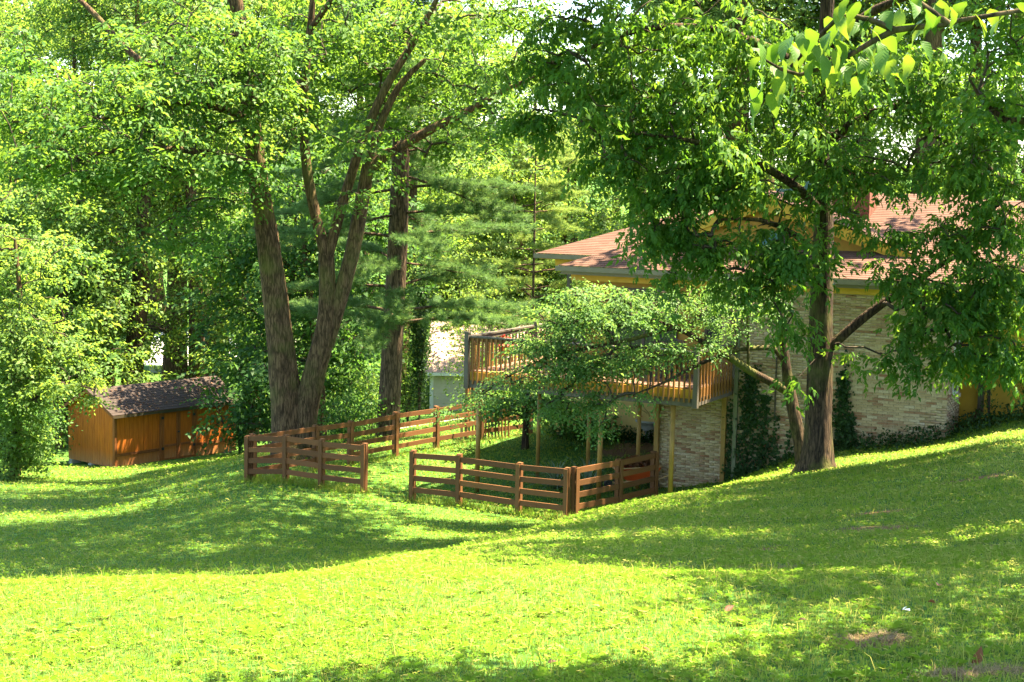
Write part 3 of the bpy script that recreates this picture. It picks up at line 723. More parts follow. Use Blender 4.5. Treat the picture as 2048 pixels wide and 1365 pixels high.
part('wall_core', M_SHED, shed, (0.03, SL - .03, 0.03, SW - .03, 0.02, SH - .02))
siding('front_siding', (0, 0), (SL, 0), 0.0, SH, shed)
gt = lambda s: SH + (SRZ - SH - .05) * (1 - abs(s - SW / 2) / (SW / 2))
siding('gable_siding', (0, SW), (0, 0), 0.0, SH, shed, gt, .14)
siding('gable_siding', (SL, 0), (SL, SW), 0.0, SH, shed, gt, .2)
part('trim_band', M_SHED_TRIM, shed, (0.06, 1.9, -.035, -.014, 0.40, 0.50), (3.62, SL - .03, -.035, -.014, 0.40, 0.50))
part('corner_board', M_SHED_TRIM, shed, (-.03, .07, -.036, -.013, .0, SH)); part('corner_board', M_SHED_TRIM, shed, (-.036, -.013, -.0125, .09, .0, SH))
part('door_frame', M_SHED_TRIM, shed, (1.92, 2.03, -.045, -.014, .02, 1.86), (3.49, 3.60, -.045, -.014, .02, 1.86), (1.92, 3.60, -.046, -.014, 1.862, 1.95))
for k in (0, 1):
    x0 = 2.04 + k * .725; x1 = x0 + .715
    dr = part('door', M_SHED, shed, (x0, x1, -.034, -.014, .03, 1.84 + .02 * k))
    part('door_trim', M_SHED_TRIM, dr, (x0, x0 + .08, -.054, -.036, .03, 1.84), (x1 - .08, x1, -.054, -.036, .03, 1.84), (x0 + .082, x1 - .082, -.053, -.036, 1.75, 1.84), (x0 + .082, x1 - .082, -.053, -.036, .52, .60), (x0 + .082, x1 - .082, -.053, -.036, .03, .10))
    for z in (.42, 1.55):
        part('hinge', M_BLACK, dr, (x0 - .05, x0 + .06, -.066, -.056, z, z + .1)) if k == 0 else part('hinge', M_BLACK, dr, (x1 - .06, x1 + .05, -.066, -.056, z, z + .1))
part('latch', M_BLACK, shed, (2.72, 2.80, -.075, -.056, 1.0, 1.06))
sr = roof('roof', (-.22, -.2, SH - .08), (SL + .22, -.2, SH - .08), (SL + .22, SW / 2, SRZ), (-.22, SW / 2, SRZ), shed, M_ROOF_SHED)
roof('roof_slope', (SL + .22, SW + .2, SH - .08), (-.22, SW + .2, SH - .08), (-.22, SW / 2, SRZ), (SL + .22, SW / 2, SRZ), sr, M_ROOF_SHED)
m = MB(); m.prism([(-.2, SH - .20), (-.2, SH - .10), (SW / 2, SRZ - .02), (SW + .2, SH - .10), (SW + .2, SH - .20), (SW / 2, SRZ - .13)], -.21, -.18)
rk = m.build('rake_board', M_SHED_TRIM, sr); rk.matrix_local = Matrix(((0, 1, 0, 0), (1, 0, 0, 0), (0, 0, 1, 0), (0, 0, 0, 1)))
part('eave_board', M_PIPE, sr, (-.2, SL + .2, -.205, -.18, SH - .19, SH - .095))
m = MB()
nrm_r = random.Random(3)
for i in range(240):                                   # fallen leaves lying on the shed roof
    x, t = nrm_r.uniform(.2, SL), nrm_r.random()
    c = np.array([x, -.2 + t * (SW / 2 + .2), SH - .08 + t * (SRZ - SH + .08) + .03]); r = nrm_r.uniform(.02, .04); a = nrm_r.uniform(0, 6.28)
    m.quad(*(c + np.array([r * math.cos(a + k * 1.57), r * .9 * math.sin(a + k * 1.57), .45 * r * .9 * math.sin(a + k * 1.57)]) for k in range(4)))
m.build('fallen_leaves', M_DEADLEAF, sr, kind='stuff')
for x, y in ((.12, SW - .2), (.12, SW * .5), (2.4, .2), (SL - .3, .2)):
    w = shed.matrix_basis @ Vector((x, y, 0)); zb = float(gz(w.x, w.y)) - SC[2] - .1
    part('footing_block', M_CONC, shed, (x - .2, x + .2, y - .1, y + .1, min(zb, -.25), -.002))
part('ramp', M_CONC, shed, (1.95, 3.5, -1.0, -.06, -.22, -.03))

# ------------------------------------------------------------------ neighbouring buildings
gx0, gx1 = P(862, 800, 70)[0], P(1130, 800, 70)[0]
ga = empty('cream_garage', (gx0, 70, -2.9), -.03, label='cream clapboard outbuilding with pale pink roof beyond the fence', category='building')
W = gx1 - gx0
part('wall', M_CLAP, ga, (0, W, .02, 6, 0, 2.0))
for i in range(14):
    m = MB(); m.hexa([(.1, -.018, .15 * i), (W, -.018, .15 * i), (W, .018, .15 * i), (.1, .018, .15 * i), (.1, -.002, .15 * i + .147), (W, -.002, .15 * i + .147), (W, .018, .15 * i + .147), (.1, .018, .15 * i + .147)]); m.build('clapboard', M_CLAP, ga)
part('corner_trim', M_WHITE, ga, (-.06, .098, -.03, .1, 0, 2.05)); part('eave_board', M_WHITE, ga, (-.25, W, -.3, -.27, 2.0, 2.14))
roof('roof', (-.3, -.3, 2.12), (W, -.3, 2.12), (W, 3.2, 4.1), (-.3, 3.2, 4.1), ga, M_ROOF_PINK)
roof('roof', (W, 6.4, 2.12), (-.3, 6.4, 2.12), (-.3, 3.2, 4.1), (W, 3.2, 4.1), ga, M_ROOF_PINK)
n0 = P(285, 770, 92)
nh = empty('neighbour_house', (n0[0], n0[1], -4.4), .05, label='low grey house with pale ribbed roof among trees behind the shed', category='house')
part('wall', M_CONC, nh, (.3, 8.5, .5, 6, 0, 1.0))
for i in range(6): part('siding_board', M_CONC, nh, (.3, 8.5, .46, .498, .17 * i, .17 * i + .15))
for i in range(16):
    m = MB(); t0, t1 = i / 16, (i + 1) / 16
    m.hexa([(0, -.2 + 5 * t0, 1.0 + 1.5 * t0), (9, -.2 + 5 * t0, 1.0 + 1.5 * t0), (9, -.2 + 5 * t1, 1.0 + 1.5 * t1 - .03), (0, -.2 + 5 * t1, 1.0 + 1.5 * t1 - .03), (0, -.2 + 5 * t0, 1.07 + 1.5 * t0), (9, -.2 + 5 * t0, 1.07 + 1.5 * t0), (9, -.2 + 5 * t1, 1.04 + 1.5 * t1 - .03), (0, -.2 + 5 * t1, 1.04 + 1.5 * t1 - .03)]); m.build('roof_panel', M_WHITE, nh)
dv = MB()
dv.quad(*[(q[0], q[1], float(gz(q[0], q[1])) + .03) for q in (P(800, 842, 54), P(930, 832, 54.8), P(935, 828, 57.5), P(800, 836, 57))])
dv.build('driveway', M_CONC, None, kind='structure', label='pale concrete driveway beyond the back fence')
# stair railing at the far side of the deck
q0 = P(938, 805, 47.5)
st = empty('stair_railing', (q0[0], q0[1], 0), HROT, label='low orange brown picket railing beyond the deck corner', category='railing')
for i in range(13): part('picket', M_BALUSTER, st, (i * .11, i * .11 + .04, 0, .035, .05, 2.18 - .02 * i))
part('rail', M_BALUSTER, st, (-.05, 1.5, .036, .08, 1.95, 2.05)); part('post', M_BALUSTER, st, (-.14, -.05, 0, .09, -.3, 2.3))
# wooden stake by the back fence
q = PZ(923, 882, .02); stk = MB(); z = float(gz(q[0], q[1]))
stk.hexa([(q[0] - .05, q[1] - .05, z - .1), (q[0] + .05, q[1] - .05, z - .1), (q[0] + .05, q[1] + .05, z - .1), (q[0] - .05, q[1] + .05, z - .1), (q[0] - .04, q[1] - .04, z + .52), (q[0] + .04, q[1] - .04, z + .55), (q[0] + .04, q[1] + .04, z + .55), (q[0] - .04, q[1] + .04, z + .52)])
stk.build('wooden_stake', M_TAN, None, label='pale short wooden stake standing before the back fence', category='stake')

# ------------------------------------------------------------------ things in the yard and on the deck
q = P(1272, 965, 39.6)
wb = empty('wheelbarrow', (q[0], q[1], float(gz(q[0], q[1]))), math.radians(12), label='orange wheelbarrow heaped with dry leaves behind the dark fence', category='wheelbarrow')
m = MB()
tr0 = [(-.62, -.33, .62), (.55, -.36, .66), (.55, .36, .66), (-.62, .33, .62)]; tr1 = [(-.30, -.2, .30), (.38, -.24, .27), (.38, .24, .27), (-.30, .2, .30)]
for i in range(4):
    j = (i + 1) % 4; m.quad(tr1[i], tr1[j], tr0[j], tr0[i])
    k = lambda p: (p[0] * .97, p[1] * .95, p[2] + .012)
    m.quad(k(tr0[i]), k(tr0[j]), k(tr1[j]), k(tr1[i]))
m.quad(*tr1[::-1]); tray = m.build('tray', M_RED, wb)
m = MB()
for i in range(4): m.tube([tr0[i], tr0[(i + 1) % 4]], .016, 6)
m.build('rim', M_TAN, tray)
m = MB(); m.tube([(-.75, .05, .2), (-.3, -.2, .27), (.4, -.26, .3), (1.05, -.3, .52)], .02, 6); m.tube([(-.75, -.05, .2), (-.3, .2, .27), (.4, .26, .3), (1.05, .3, .52)], .02, 6); m.build('handle', M_TAN, wb)
m = MB()
m.tube([(.35, -.24, .3), (.42, -.26, 0), (.55, -.26, 0), (.5, -.24, .3)], .014, 6); m.build('leg', M_BLACK, wb)
m = MB(); m.tube([(.35, .24, .3), (.42, .26, 0), (.55, .26, 0), (.5, .24, .3)], .014, 6); m.build('leg', M_BLACK, wb)
m = MB(); pts = [(-.72 + .19 * math.cos(t), 0, .19 + .19 * math.sin(t) * .98) for t in np.linspace(0, 2 * math.pi, 17)]; m.tube(pts, .04, 7); wh = m.build('wheel', M_BLACK, wb)
m = MB(); m.tube([(-.72, -.06, .19), (-.72, .06, .19)], .10, 12); m.build('hub', M_BLACK, wh)
m = MB(); rr = random.Random(5)
for i in range(420):
    r = math.sqrt(rr.random()); a = rr.uniform(0, 6.28); c = np.array([-.03 + .5 * r * math.cos(a), .3 * r * math.sin(a), .62 + .22 * (1 - r * r) + rr.uniform(-.03, .03)])
    e = rr.uniform(.03, .06); ax = Euler((rr.uniform(-.9, .9), rr.uniform(-.9, .9), a)).to_matrix()
    m.quad(*(tuple(c + np.array(ax @ Vector(v))) for v in ((-e, -e * .6, 0), (e, -e * .6, .01), (e, e * .6, 0), (-e, e * .6, .01))))
m.build('dry_leaves', M_DEADLEAF, wb, kind='stuff')
q = P(1300, 866, 46)
zp = float(gz(q[0], q[1]))
pot = empty('planter_bowl', (q[0], q[1], zp), 0, label='stone planter bowl with sprig of red flowers below the deck', category='planter')
m = MB(); m.lathe([(.0, 0), (.20, 0), (.22, .05), (.14, .12), (.16, .2), (.34, .38), (.42, .50), (.44, .50), (.44, .55), (.38, .55), (.36, .47), (.0, .45)], (0, 0, 0), 20); m.build('bowl', M_CONC, pot, True)
m = MB()
for i in range(9): a = i * .7; m.tube([(0, 0, .45), (.12 * math.cos(a), .12 * math.sin(a), .75), ((.3 + .05 * i) * math.cos(a), .3 * math.sin(a), .95 + .05 * (i % 4))], [.01, .008, .004], 5)
m.build('stem', M_LEAF_DARK, pot)
M_FLOWER = flat_mat('red_petal', (0.55, 0.030, 0.018), 0.6, 0.2, 0.2)
def flower_head(name, c, r, n, parent):
    m = MB(); g = random.Random(n)
    for i in range(n):
        d = np.array([g.gauss(0, 1), g.gauss(0, 1), g.gauss(0, .7)]); d /= np.linalg.norm(d); p = np.array(c) + d * r * g.uniform(.7, 1)
        ax = Euler((g.uniform(-1, 1), g.uniform(-1, 1), g.uniform(0, 6))).to_matrix()
        m.quad(*(tuple(p + np.array(ax @ Vector(v))) for v in ((-.02, 0, 0), (0, -.016, .006), (.02, 0, 0), (0, .016, .006))))
    return m.build(name, M_FLOWER, parent)
flower_head('flower', (-.30, -.1, .66), .06, 40, pot)
# yuccas behind the fence corner
lm = MB()
for k in range(6):
    t0, t1 = k / 6, (k + 1) / 6; w = lambda t: .024 * (1 - t) ** .6 + .001; z = lambda t: t * (1 - .25 * t * t); y = lambda t: .32 * t * t
    for s in (-1, 1):
        lm.quad((0, y(t0), z(t0)), (s * w(t0), y(t0) - .008, z(t0)), (s * w(t1), y(t1) - .008, z(t1)), (0, y(t1), z(t1)))
M_YUCCA = flat_mat('yucca_leaf', (0.13, 0.18, 0.09), 0.5, 0.35, 0.3, 12)
YUC = lm.mesh('leaf', M_YUCCA)
for px, py, Y, n, hmin, hmax, label in ((1112, 950, 39.6, 46, .75, 1.1, 'spreading yucca with pale arching leaves behind the fence corner'), (1176, 945, 39.2, 26, .95, 1.35, 'upright dark yucca beside the deck pole')):
    q = P(px, py, Y); r = empty('yucca_plant', (q[0], q[1], float(gz(q[0], q[1]))), 0, label=label, category='plant')
    for i in range(n):
        a = i * 2.4; t = (i / n) * (1.25 if n > 30 else .75)
        inst('leaf', YUC, r, (.03 * math.cos(a), .03 * math.sin(a), 0.02), (-t, 0, a), (1, 1, random.uniform(hmin, hmax)))
# deck furniture
def chair(x, y, rz, label):
    w = HW(x, y, 3.022); c = empty('patio_chair', w, HROT + rz, label=label, category='chair')
    part('seat', M_BLACK, c, (-.23, .23, -.23, .23, .42, .45))
    for sx in (-1, 1):
        for sy in (-1, 1):
            m = MB(); m.tube([(sx * .22, sy * .22, .43), (sx * .25, sy * .26, 0)], .014, 6); m.build('leg', M_BLACK, c)
    for i in range(6): m = MB(); m.bar((-.2 + i * .08, .22, .45), (-.2 + i * .08, .32, .92), .03, .012, (0, 1, 0)); m.build('slat', M_BLACK, c)
    m = MB(); m.tube([(-.24, .22, .44), (-.24, .33, .94), (.24, .33, .94), (.24, .22, .44)], .016, 6); m.build('back_frame', M_BLACK, c)
chair(-.75, 1.7, 2.4, 'black metal chair on the deck close to the brick wall')
chair(-1.65, 1.9, -2.6, 'black metal chair on the deck behind the leafy branches')
w = HW(-1.2, 1.15, 3.022); tb = empty('patio_table', w, HROT, label='round black table on the deck near the corner post', category='table')
m = MB(); m.tube([(0, 0, .68), (0, 0, .71)], .42, 20); m.build('top', M_CONC, tb); m = MB(); m.tube([(0, 0, 0), (0, 0, .68)], .03, 8); m.build('stem', M_BLACK, tb)
for k in range(3): m = MB(); m.tube([(0, 0, .12), (.28 * math.cos(k * 2.09), .28 * math.sin(k * 2.09), .015)], .015, 6); m.build('foot', M_BLACK, tb)
w = HW(-5.25, 0.62, 3.022); fp = empty('flower_pot', w, HROT, label='orange pot of red geraniums on a stand behind the deck balusters', category='planter')
m = MB(); m.lathe([(0, .34), (.11, .34), (.17, .58), (.19, .58), (.19, .62), (.15, .62), (.0, .6)], (0, 0, 0), 16); m.build('pot', M_RED, fp, True)
m = MB()
for k in range(3): m.tube([(.09 * math.cos(k * 2.09), .09 * math.sin(k * 2.09), .34), (.15 * math.cos(k * 2.09), .15 * math.sin(k * 2.09), 0)], .025, 6)
m.build('stand', M_BLACK, fp)
for k in range(5): flower_head('flower', (.12 * math.cos(k * 1.3), .12 * math.sin(k * 1.3), .74 + .04 * (k % 3)), .055, 30 + k, fp)
part('rail_shelf', M_WHITE, fp, (-.12, .12, -.12, .12, .325, .338))

# ------------------------------------------------------------------ trees
def smooth_path(pts, rad, step=0.35):
    pts = np.array(pts, float); rad = np.array(rad, float)
    Q = np.concatenate([[2 * pts[0] - pts[1]], pts, [2 * pts[-1] - pts[-2]]]); out, ro = [], []
    for i in range(len(pts) - 1):
        p0, p1, p2, p3 = Q[i:i + 4]; n = max(2, int(np.linalg.norm(p2 - p1) / step))
        for k in range(n):
            t = k / n
            out.append(.5 * ((2 * p1) + (-p0 + p2) * t + (2 * p0 - 5 * p1 + 4 * p2 - p3) * t * t + (-p0 + 3 * p1 - 3 * p2 + p3) * t ** 3)); ro.append(rad[i] + (rad[i + 1] - rad[i]) * t)
    out.append(pts[-1]); ro.append(rad[-1])
    return np.array(out), np.array(ro)
def limb_mesh(name, pts, rad, material, sides=12, seed=0, rough=.07, flare=0):
    g = np.random.default_rng(seed); n = len(pts)
    ph = g.random(4) * 6.28; V = []; ref = np.array([.9, .1, .2])
    for i in range(n):
        d = pts[min(i + 1, n - 1)] - pts[max(i - 1, 0)]; d = d / np.linalg.norm(d)
        r0 = ref if abs(d @ ref) < .93 * np.linalg.norm(ref) else np.array([.1, .2, .9])
        a = np.cross(d, r0); a /= np.linalg.norm(a); b = np.cross(d, a); t = np.arange(sides) * 2 * math.pi / sides
        rr = rad[i] * (1 + rough * (np.sin(3 * t + ph[0] + i * .11) + .6 * np.sin(5 * t + ph[1] - i * .17) + .5 * g.normal(0, .6, sides)))
        if flare: rr = rr * (1 + flare * math.exp(-max(0, pts[i][2]) / .38) * (.45 + .55 * np.sin(5 * t + ph[2]) + .3 * np.sin(8 * t + ph[3])))
        V.append(pts[i] + np.outer(np.cos(t) * rr, a) + np.outer(np.sin(t) * rr, b))
    V = np.concatenate(V); i = np.arange(n - 1)[:, None] * sides; k = np.arange(sides)[None]; k2 = (k + 1) % sides
    f = np.stack([i + k, i + k2, i + sides + k2, i + sides + k], -1).reshape(-1, 4)
    return mesh_np(name, V, f, material, None, True)
def leaf_quads(base, dirv, nrm, L, W, fold=.18, droop=0.0):
    """arrays (n,3): rhombic leaf folded along its midrib"""
    d = dirv / np.linalg.norm(dirv, axis=1, keepdims=True); s = np.cross(d, nrm); s /= np.maximum(np.linalg.norm(s, axis=1, keepdims=True), 1e-6); u = np.cross(s, d)
    L, W = L[:, None], W[:, None]
    tip = base + d * L - u * L * droop
    return np.stack([base, base + d * L * .42 + s * W * .5 + u * W * fold, tip, base + d * L * .42 - s * W * .5 + u * W * fold], 1)
def spray(g, kind):
    """one leafy twig end about a metre across, x outward, z up -> leaf quads (n,4,3), tint"""
    B, D, N, L, W = [], [], [], [], []
    p = dict(maple=dict(tw=7, ln=(.45, .95), sp=.085, L=.135, W=.08, el=(-.35, .25), droop=.35, comp=0),
             elder=dict(tw=6, ln=(.4, .9), sp=.17, L=.145, W=.062, el=(-.55, .2), droop=.75, comp=5),
             cherry=dict(tw=7, ln=(.35, .75), sp=.065, L=.095, W=.046, el=(-.3, .3), droop=.35, comp=0),
             woods=dict(tw=7, ln=(.6, 1.3), sp=.115, L=.155, W=.10, el=(-.4, .4), droop=.4, comp=0),
             lime=dict(tw=7, ln=(.5, .95), sp=.09, L=.13, W=.095, el=(-.35, .3), droop=.4, comp=0))[kind]
    for t in range(p['tw']):
        az = g.uniform(-1.7, 1.7) if t else 0; el = g.uniform(*p['el']); ln = g.uniform(*p['ln']) * (1.0 if abs(az) < .9 else .75)
        d = np.array([math.cos(az) * math.cos(el), math.sin(az) * math.cos(el), math.sin(el)]); side = np.array([-math.sin(az), math.cos(az), 0])
        n = int(ln / p['sp'])
        for i in range(n):
            f = (i + .5) / n; c = d * ln * f + np.array([0, 0, -.22 * ln * f * f]); sg = 1 if i % 2 else -1
            out = d * .6 + side * sg * .8 + np.array([0, 0, -p['droop'] * g.uniform(.2, 1.4)]) + g.normal(0, .22, 3); out /= np.linalg.norm(out)
            up = np.array([0, 0, 1.0]) + g.normal(0, .38, 3)
            if p['comp']:
                rl = g.uniform(.16, .27); rs = np.cross(out, up); rs /= np.linalg.norm(rs)
                for k in range(p['comp']):
                    q = c + out * rl * (.35 + .65 * min(1, (k // 2 + .0) / (p['comp'] // 2)) if k < p['comp'] - 1 else 1.0)
                    dd = out * .75 + rs * (0 if k == p['comp'] - 1 else (1 if k % 2 else -1)) * .8 + np.array([0, 0, -.35]) + g.normal(0, .15, 3)
                    B.append(q); D.append(dd); N.append(up + g.normal(0, .3, 3)); s = g.uniform(.75, 1.2); L.append(p['L'] * s); W.append(p['W'] * s)
            else:
                B.append(c + out * .03); D.append(out); N.append(up); s = g.uniform(.7, 1.2); L.append(p['L'] * s); W.append(p['W'] * s)
    B, D, N, L, W = map(np.array, (B, D, N, L, W))
    return leaf_quads(B, D, N, L, W, .2, .15), g.random(len(B))
SPRAYS = {}
for kd, sd in (('maple', 1), ('elder', 2), ('cherry', 3), ('woods', 4), ('lime', 5)):
    g_ = np.random.default_rng(sd); SPRAYS[kd] = [spray(g_, kd) for _ in range(7)]
def foliage(targets, yaw, kind, g, scale=(.8, 1.25), tint0=None, drop=.25):
    V, T = [], []
    for i, c in enumerate(targets):
        q, t = SPRAYS[kind][g.integers(len(SPRAYS[kind]))]
        s = g.uniform(*scale); a = yaw[i] + g.normal(0, .5); pt, rl = g.normal(drop * .6, .28), g.normal(0, .3)
        R = np.array(Matrix.Rotation(a, 3, 'Z') @ Matrix.Rotation(pt, 3, 'Y') @ Matrix.Rotation(rl, 3, 'X'))
        V.append(q.reshape(-1, 3) @ R.T * s + c)
        b = g.uniform(-.4, .4) + (0 if tint0 is None else tint0[i])
        T.append(np.repeat(np.clip(t * .3 + .35 + b, 0, 1), 4))
    V = np.concatenate(V); T = np.concatenate(T)
    return V, np.arange(len(V)).reshape(-1, 4), T
def grow(skel, targets, arch=.10):
    """branches from skeleton points to every target; returns segments (a,b,ra,rb) and each target's incoming direction"""
    skel = np.asarray(skel, float); ns = len(skel); cap = ns + len(targets) * 14
    P_ = np.zeros((cap, 3)); P_[:ns] = skel; par = -np.ones(cap, int); n = ns
    d0 = np.array([np.min(np.linalg.norm(skel - t, axis=1)) for t in targets]); yaw = np.zeros(len(targets)); ends = {}
    for k in np.argsort(d0):
        t = targets[k]; dv = P_[:n] - t; d = np.linalg.norm(dv, axis=1) + np.maximum(dv[:, 2], 0) * .7
        j = int(np.argmin(d)); a = P_[j]; L = np.linalg.norm(t - a); m = int(min(12, max(2, L / .45))); last = j
        lat = np.cross(t - a, (0, 0, 1)); lat = lat / (np.linalg.norm(lat) + 1e-6) * ((k * .618) % 1 - .5) * .22 * L
        for i in range(1, m + 1):
            f = i / m; P_[n] = a + (t - a) * f + (np.array([0, 0, arch * L]) + lat) * math.sin(math.pi * f); par[n] = last; last = n; n += 1
        v = t - P_[par[last]]; yaw[k] = math.atan2(v[1], v[0])
    cnt = np.ones(n)
    for i in range(n - 1, ns - 1, -1):
        cnt[par[i]] += cnt[i] * (1 if par[i] >= ns else 0)
    r = np.minimum(.006 + .0042 * np.sqrt(cnt), .09)
    idx = np.arange(ns, n)
    pr = np.where(par[idx] >= ns, r[np.maximum(par[idx], 0)], r[idx] * 1.15)
    return P_[par[idx]], P_[idx], np.minimum(pr, r[idx] * 1.6), r[idx], yaw
def seg_mesh(name, A, B, ra, rb, material, sides=4):
    d = B - A; d /= np.maximum(np.linalg.norm(d, axis=1, keepdims=True), 1e-6); ref = np.where(np.abs(d[:, 2:3]) < .9, np.array([[0, 0, 1.0]]), np.array([[1.0, 0, 0]]))
    s = np.cross(d, ref); s /= np.linalg.norm(s, axis=1, keepdims=True); u = np.cross(s, d); rings = []
    for C, r in ((A, ra), (B, rb)):
        for k in range(sides):
            t = 2 * math.pi * k / sides; rings.append(C + (s * math.cos(t) + u * math.sin(t)) * r[:, None])
    V = np.stack(rings, 1).reshape(-1, 3); i = np.arange(len(A))[:, None] * 2 * sides; k = np.arange(sides)
    f = np.stack([i + k, i + (k + 1) % sides, i + sides + (k + 1) % sides, i + sides + k], -1).reshape(-1, 4)
    return mesh_np(name, V, f, material, None, True)
def blob_points(blobs, g):
    T = []
    for (c, r, n) in blobs:
        d = g.normal(0, 1, (n, 3)); d /= np.linalg.norm(d, axis=1, keepdims=True)
        T.append(np.array(c) + d * (g.random((n, 1)) ** .5) * np.array(r))
    return np.concatenate(T)
def tree(name, label, limbs, blobs, kind, leafm, barkm, seed, cat='tree', scale=(.8, 1.25), group=None, sides=14, minz=None, drop=.25, shade_canopy=None):
    """limbs: list of (points, radii); the first is the trunk, its foot is the origin"""
    g = np.random.default_rng(seed); org = np.array(limbs[0][0][0], float)
    zf = float(gz(org[0], org[1])); root = empty(name, (org[0], org[1], zf), 0, label=label, category=cat)
    if group: root['group'] = group
    org = np.array([org[0], org[1], zf]); skel = []
    for i, (pts, rad) in enumerate(limbs):
        p, r = smooth_path(np.array(pts) - org, rad); 
        link(bpy.data.objects.new('trunk' if i == 0 else 'limb', limb_mesh('trunk' if i == 0 else 'limb', p, r, barkm, sides if i == 0 else 9, seed + i, .06, .28 if i == 0 and r[0] > .2 else 0)), root)
        skel.append(p[len(p) // 3:] if i == 0 else p)
    T = blob_points(blobs, g) - org
    if minz is not None: T = T[T[:, 2] > minz]
    A, B, ra, rb, yaw = grow(np.concatenate(skel), T)
    link(bpy.data.objects.new('branches', seg_mesh('branches', A, B, ra, rb, M_TWIG)), root, kind='stuff')
    V, F, t = foliage(T, yaw, kind, g, scale, drop=drop)
    if shade_canopy:                                             # unseen upper crown, oversized and stretched out to shade the lawn and roof
        T = blob_points(shade_canopy, g) - org; A, B, ra, rb, yaw = grow(np.concatenate(skel), T)
        link(bpy.data.objects.new('branches', seg_mesh('branches', A, B, ra, rb, M_TWIG)), root, kind='stuff')
        V2, F2, t2 = foliage(T, yaw, kind, g, (1.9, 2.6), drop=drop); F = np.concatenate([F, F2 + len(V)]); V = np.concatenate([V, V2]); t = np.concatenate([t, t2])
    link(bpy.data.objects.new('crown', mesh_np('crown', V, F, leafm, t)), root, kind='stuff')
    return root

def PP(Y, *pts): return [P(p[0], p[1], Y + (p[2] if len(p) > 2 else 0)) for p in pts]
def BB(Y, lst): return [(P(px, py, Y + dy), r, n) for px, py, dy, r, n in lst]

# the twin-trunk shade tree in the middle of the picture
Y0 = 44.0
tw = [(PP(Y0, (583, 925), (580, 880), (572, 800), (556, 650), (538, 500), (519, 380), (503, 250), (488, 110), (470, 0), (455, -140), (440, -320)), [0.629, 0.518, 0.444, 0.348, 0.311, 0.266, 0.244, 0.229, 0.215, 0.178, 0.089]),
      (PP(Y0, (604, 890), (612, 815), (632, 735), (652, 660), (656, 590), (653, 510)), [0.385, 0.355, 0.318, 0.296, 0.244, 0.215]),
      (PP(Y0, (655, 690), (680, 600), (706, 500), (725, 400), (737, 330)), [0.207, 0.222, 0.207, 0.192, 0.163]),
      (PP(Y0, (653, 520), (633, 440), (615, 350), (607, 250), (610, 150), (622, 40), (635, -120)), [0.178, 0.155, 0.148, 0.133, 0.118, 0.096, 0.059]),
      (PP(Y0, (654, 520), (676, 440), (703, 350), (730, 270), (775, 170), (830, 80), (900, -50)), [0.163, 0.148, 0.133, 0.126, 0.111, 0.096, 0.052]),
      (PP(Y0, (735, 340), (780, 305), (850, 265), (930, 225), (1010, 180), (1080, 150)), [0.163, 0.148, 0.126, 0.096, 0.067, 0.037]),
      (PP(Y0, (737, 335), (760, 250), (800, 170), (850, 120)), [0.133, 0.111, 0.089, 0.059]),
      (PP(Y0, (515, 330, 0), (440, 312, -1), (340, 298, -2), (240, 300, -2.5), (120, 325, -3), (20, 365, -3.5)), [0.111, 0.096, 0.081, 0.067, 0.044, 0.022]),
      (PP(Y0, (500, 240, 0), (430, 215, -1.2), (330, 205, -2), (200, 240, -2.5), (60, 300, -3)), [0.118, 0.096, 0.074, 0.052, 0.022]),
      (PP(Y0, (485, 110, 0), (400, 60, .5), (300, 130, 1), (180, 20, 1), (80, -80, 1)), [0.118, 0.104, 0.089, 0.074, 0.037]),
      (PP(Y0, (620, 60, 0), (680, -20, -.5), (780, -120, -1)), [0.089, 0.074, 0.037])]
twb = BB(Y0, [(240, 195, -2.5, (4.0, 2.6, 1.3), 95), (430, 130, -2, (2.6, 2.4, 1.6), 75), (90, 240, -2.5, (3.0, 2.4, 1.5), 62), (310, 300, -3, (3.0, 2.2, .9), 52), (150, 330, -3, (2.4, 2, .7), 34),
              (540, 170, -1.5, (1.7, 1.6, 1.5), 40), (650, 110, 2.2, (2.2, 1.6, 1.6), 44), (700, 265, -2.0, (1.4, 1.0, .5), 15), (800, 190, 2.4, (2, 1.6, 1.3), 34), (920, 100, 2.2, (3, 2, 1.7), 56), (900, 290, 2.0, (2.2, 1.6, .7), 22), (850, 30, -.5, (1.6, 1.4, .8), 18),
              (980, 215, 0, (1.8, 2, 1.4), 34), (770, 50, 2.0, (2.4, 2.0, 1.3), 34), (520, 30, -1, (2.6, 2.5, 1.6), 44), (360, 30, 0, (1.6, 2, 1.2), 20), (1035, 15, .5, (1.4, 1.4, .7), 20), (40, 130, -1, (1.4, 1.8, 1.2), 20), (400, 420, -1.5, (1.3, 1.3, 1.1), 22), (480, 340, -1.5, (.9, 1.0, .8), 12), (340, 480, -1.5, (.8, 1.0, .9), 8), (700, 390, -1.4, (.5, .6, .7), 5), (740, 350, .5, (.8, .8, .5), 6)])
tree('shade_tree', 'huge twin trunk shade tree rising behind the rail fence', tw, twb, 'maple', M_LEAF_BIG, M_BARK, 31, scale=(.9, 1.4), sides=22,
     shade_canopy=[((-5, 36, 15.6), (3.4, 2.6, 1.2), 63), ((-4.5, 31.5, 15.0), (3.2, 2.8, 1.1), 63), ((-1, 34, 15.4), (3.2, 3, 1.1), 63), ((-1.5, 29.5, 14.8), (3.2, 2.6, 1.0), 52), ((-5, 47, 18.6), (4, 4, 2), 23), ((.5, 41.5, 16.2), (3, 2, 1), 35), ((-1.5, 38.2, 15.8), (3, 2.2, 1), 48)])  # unseen foliage added out over the valley to shade its lawn

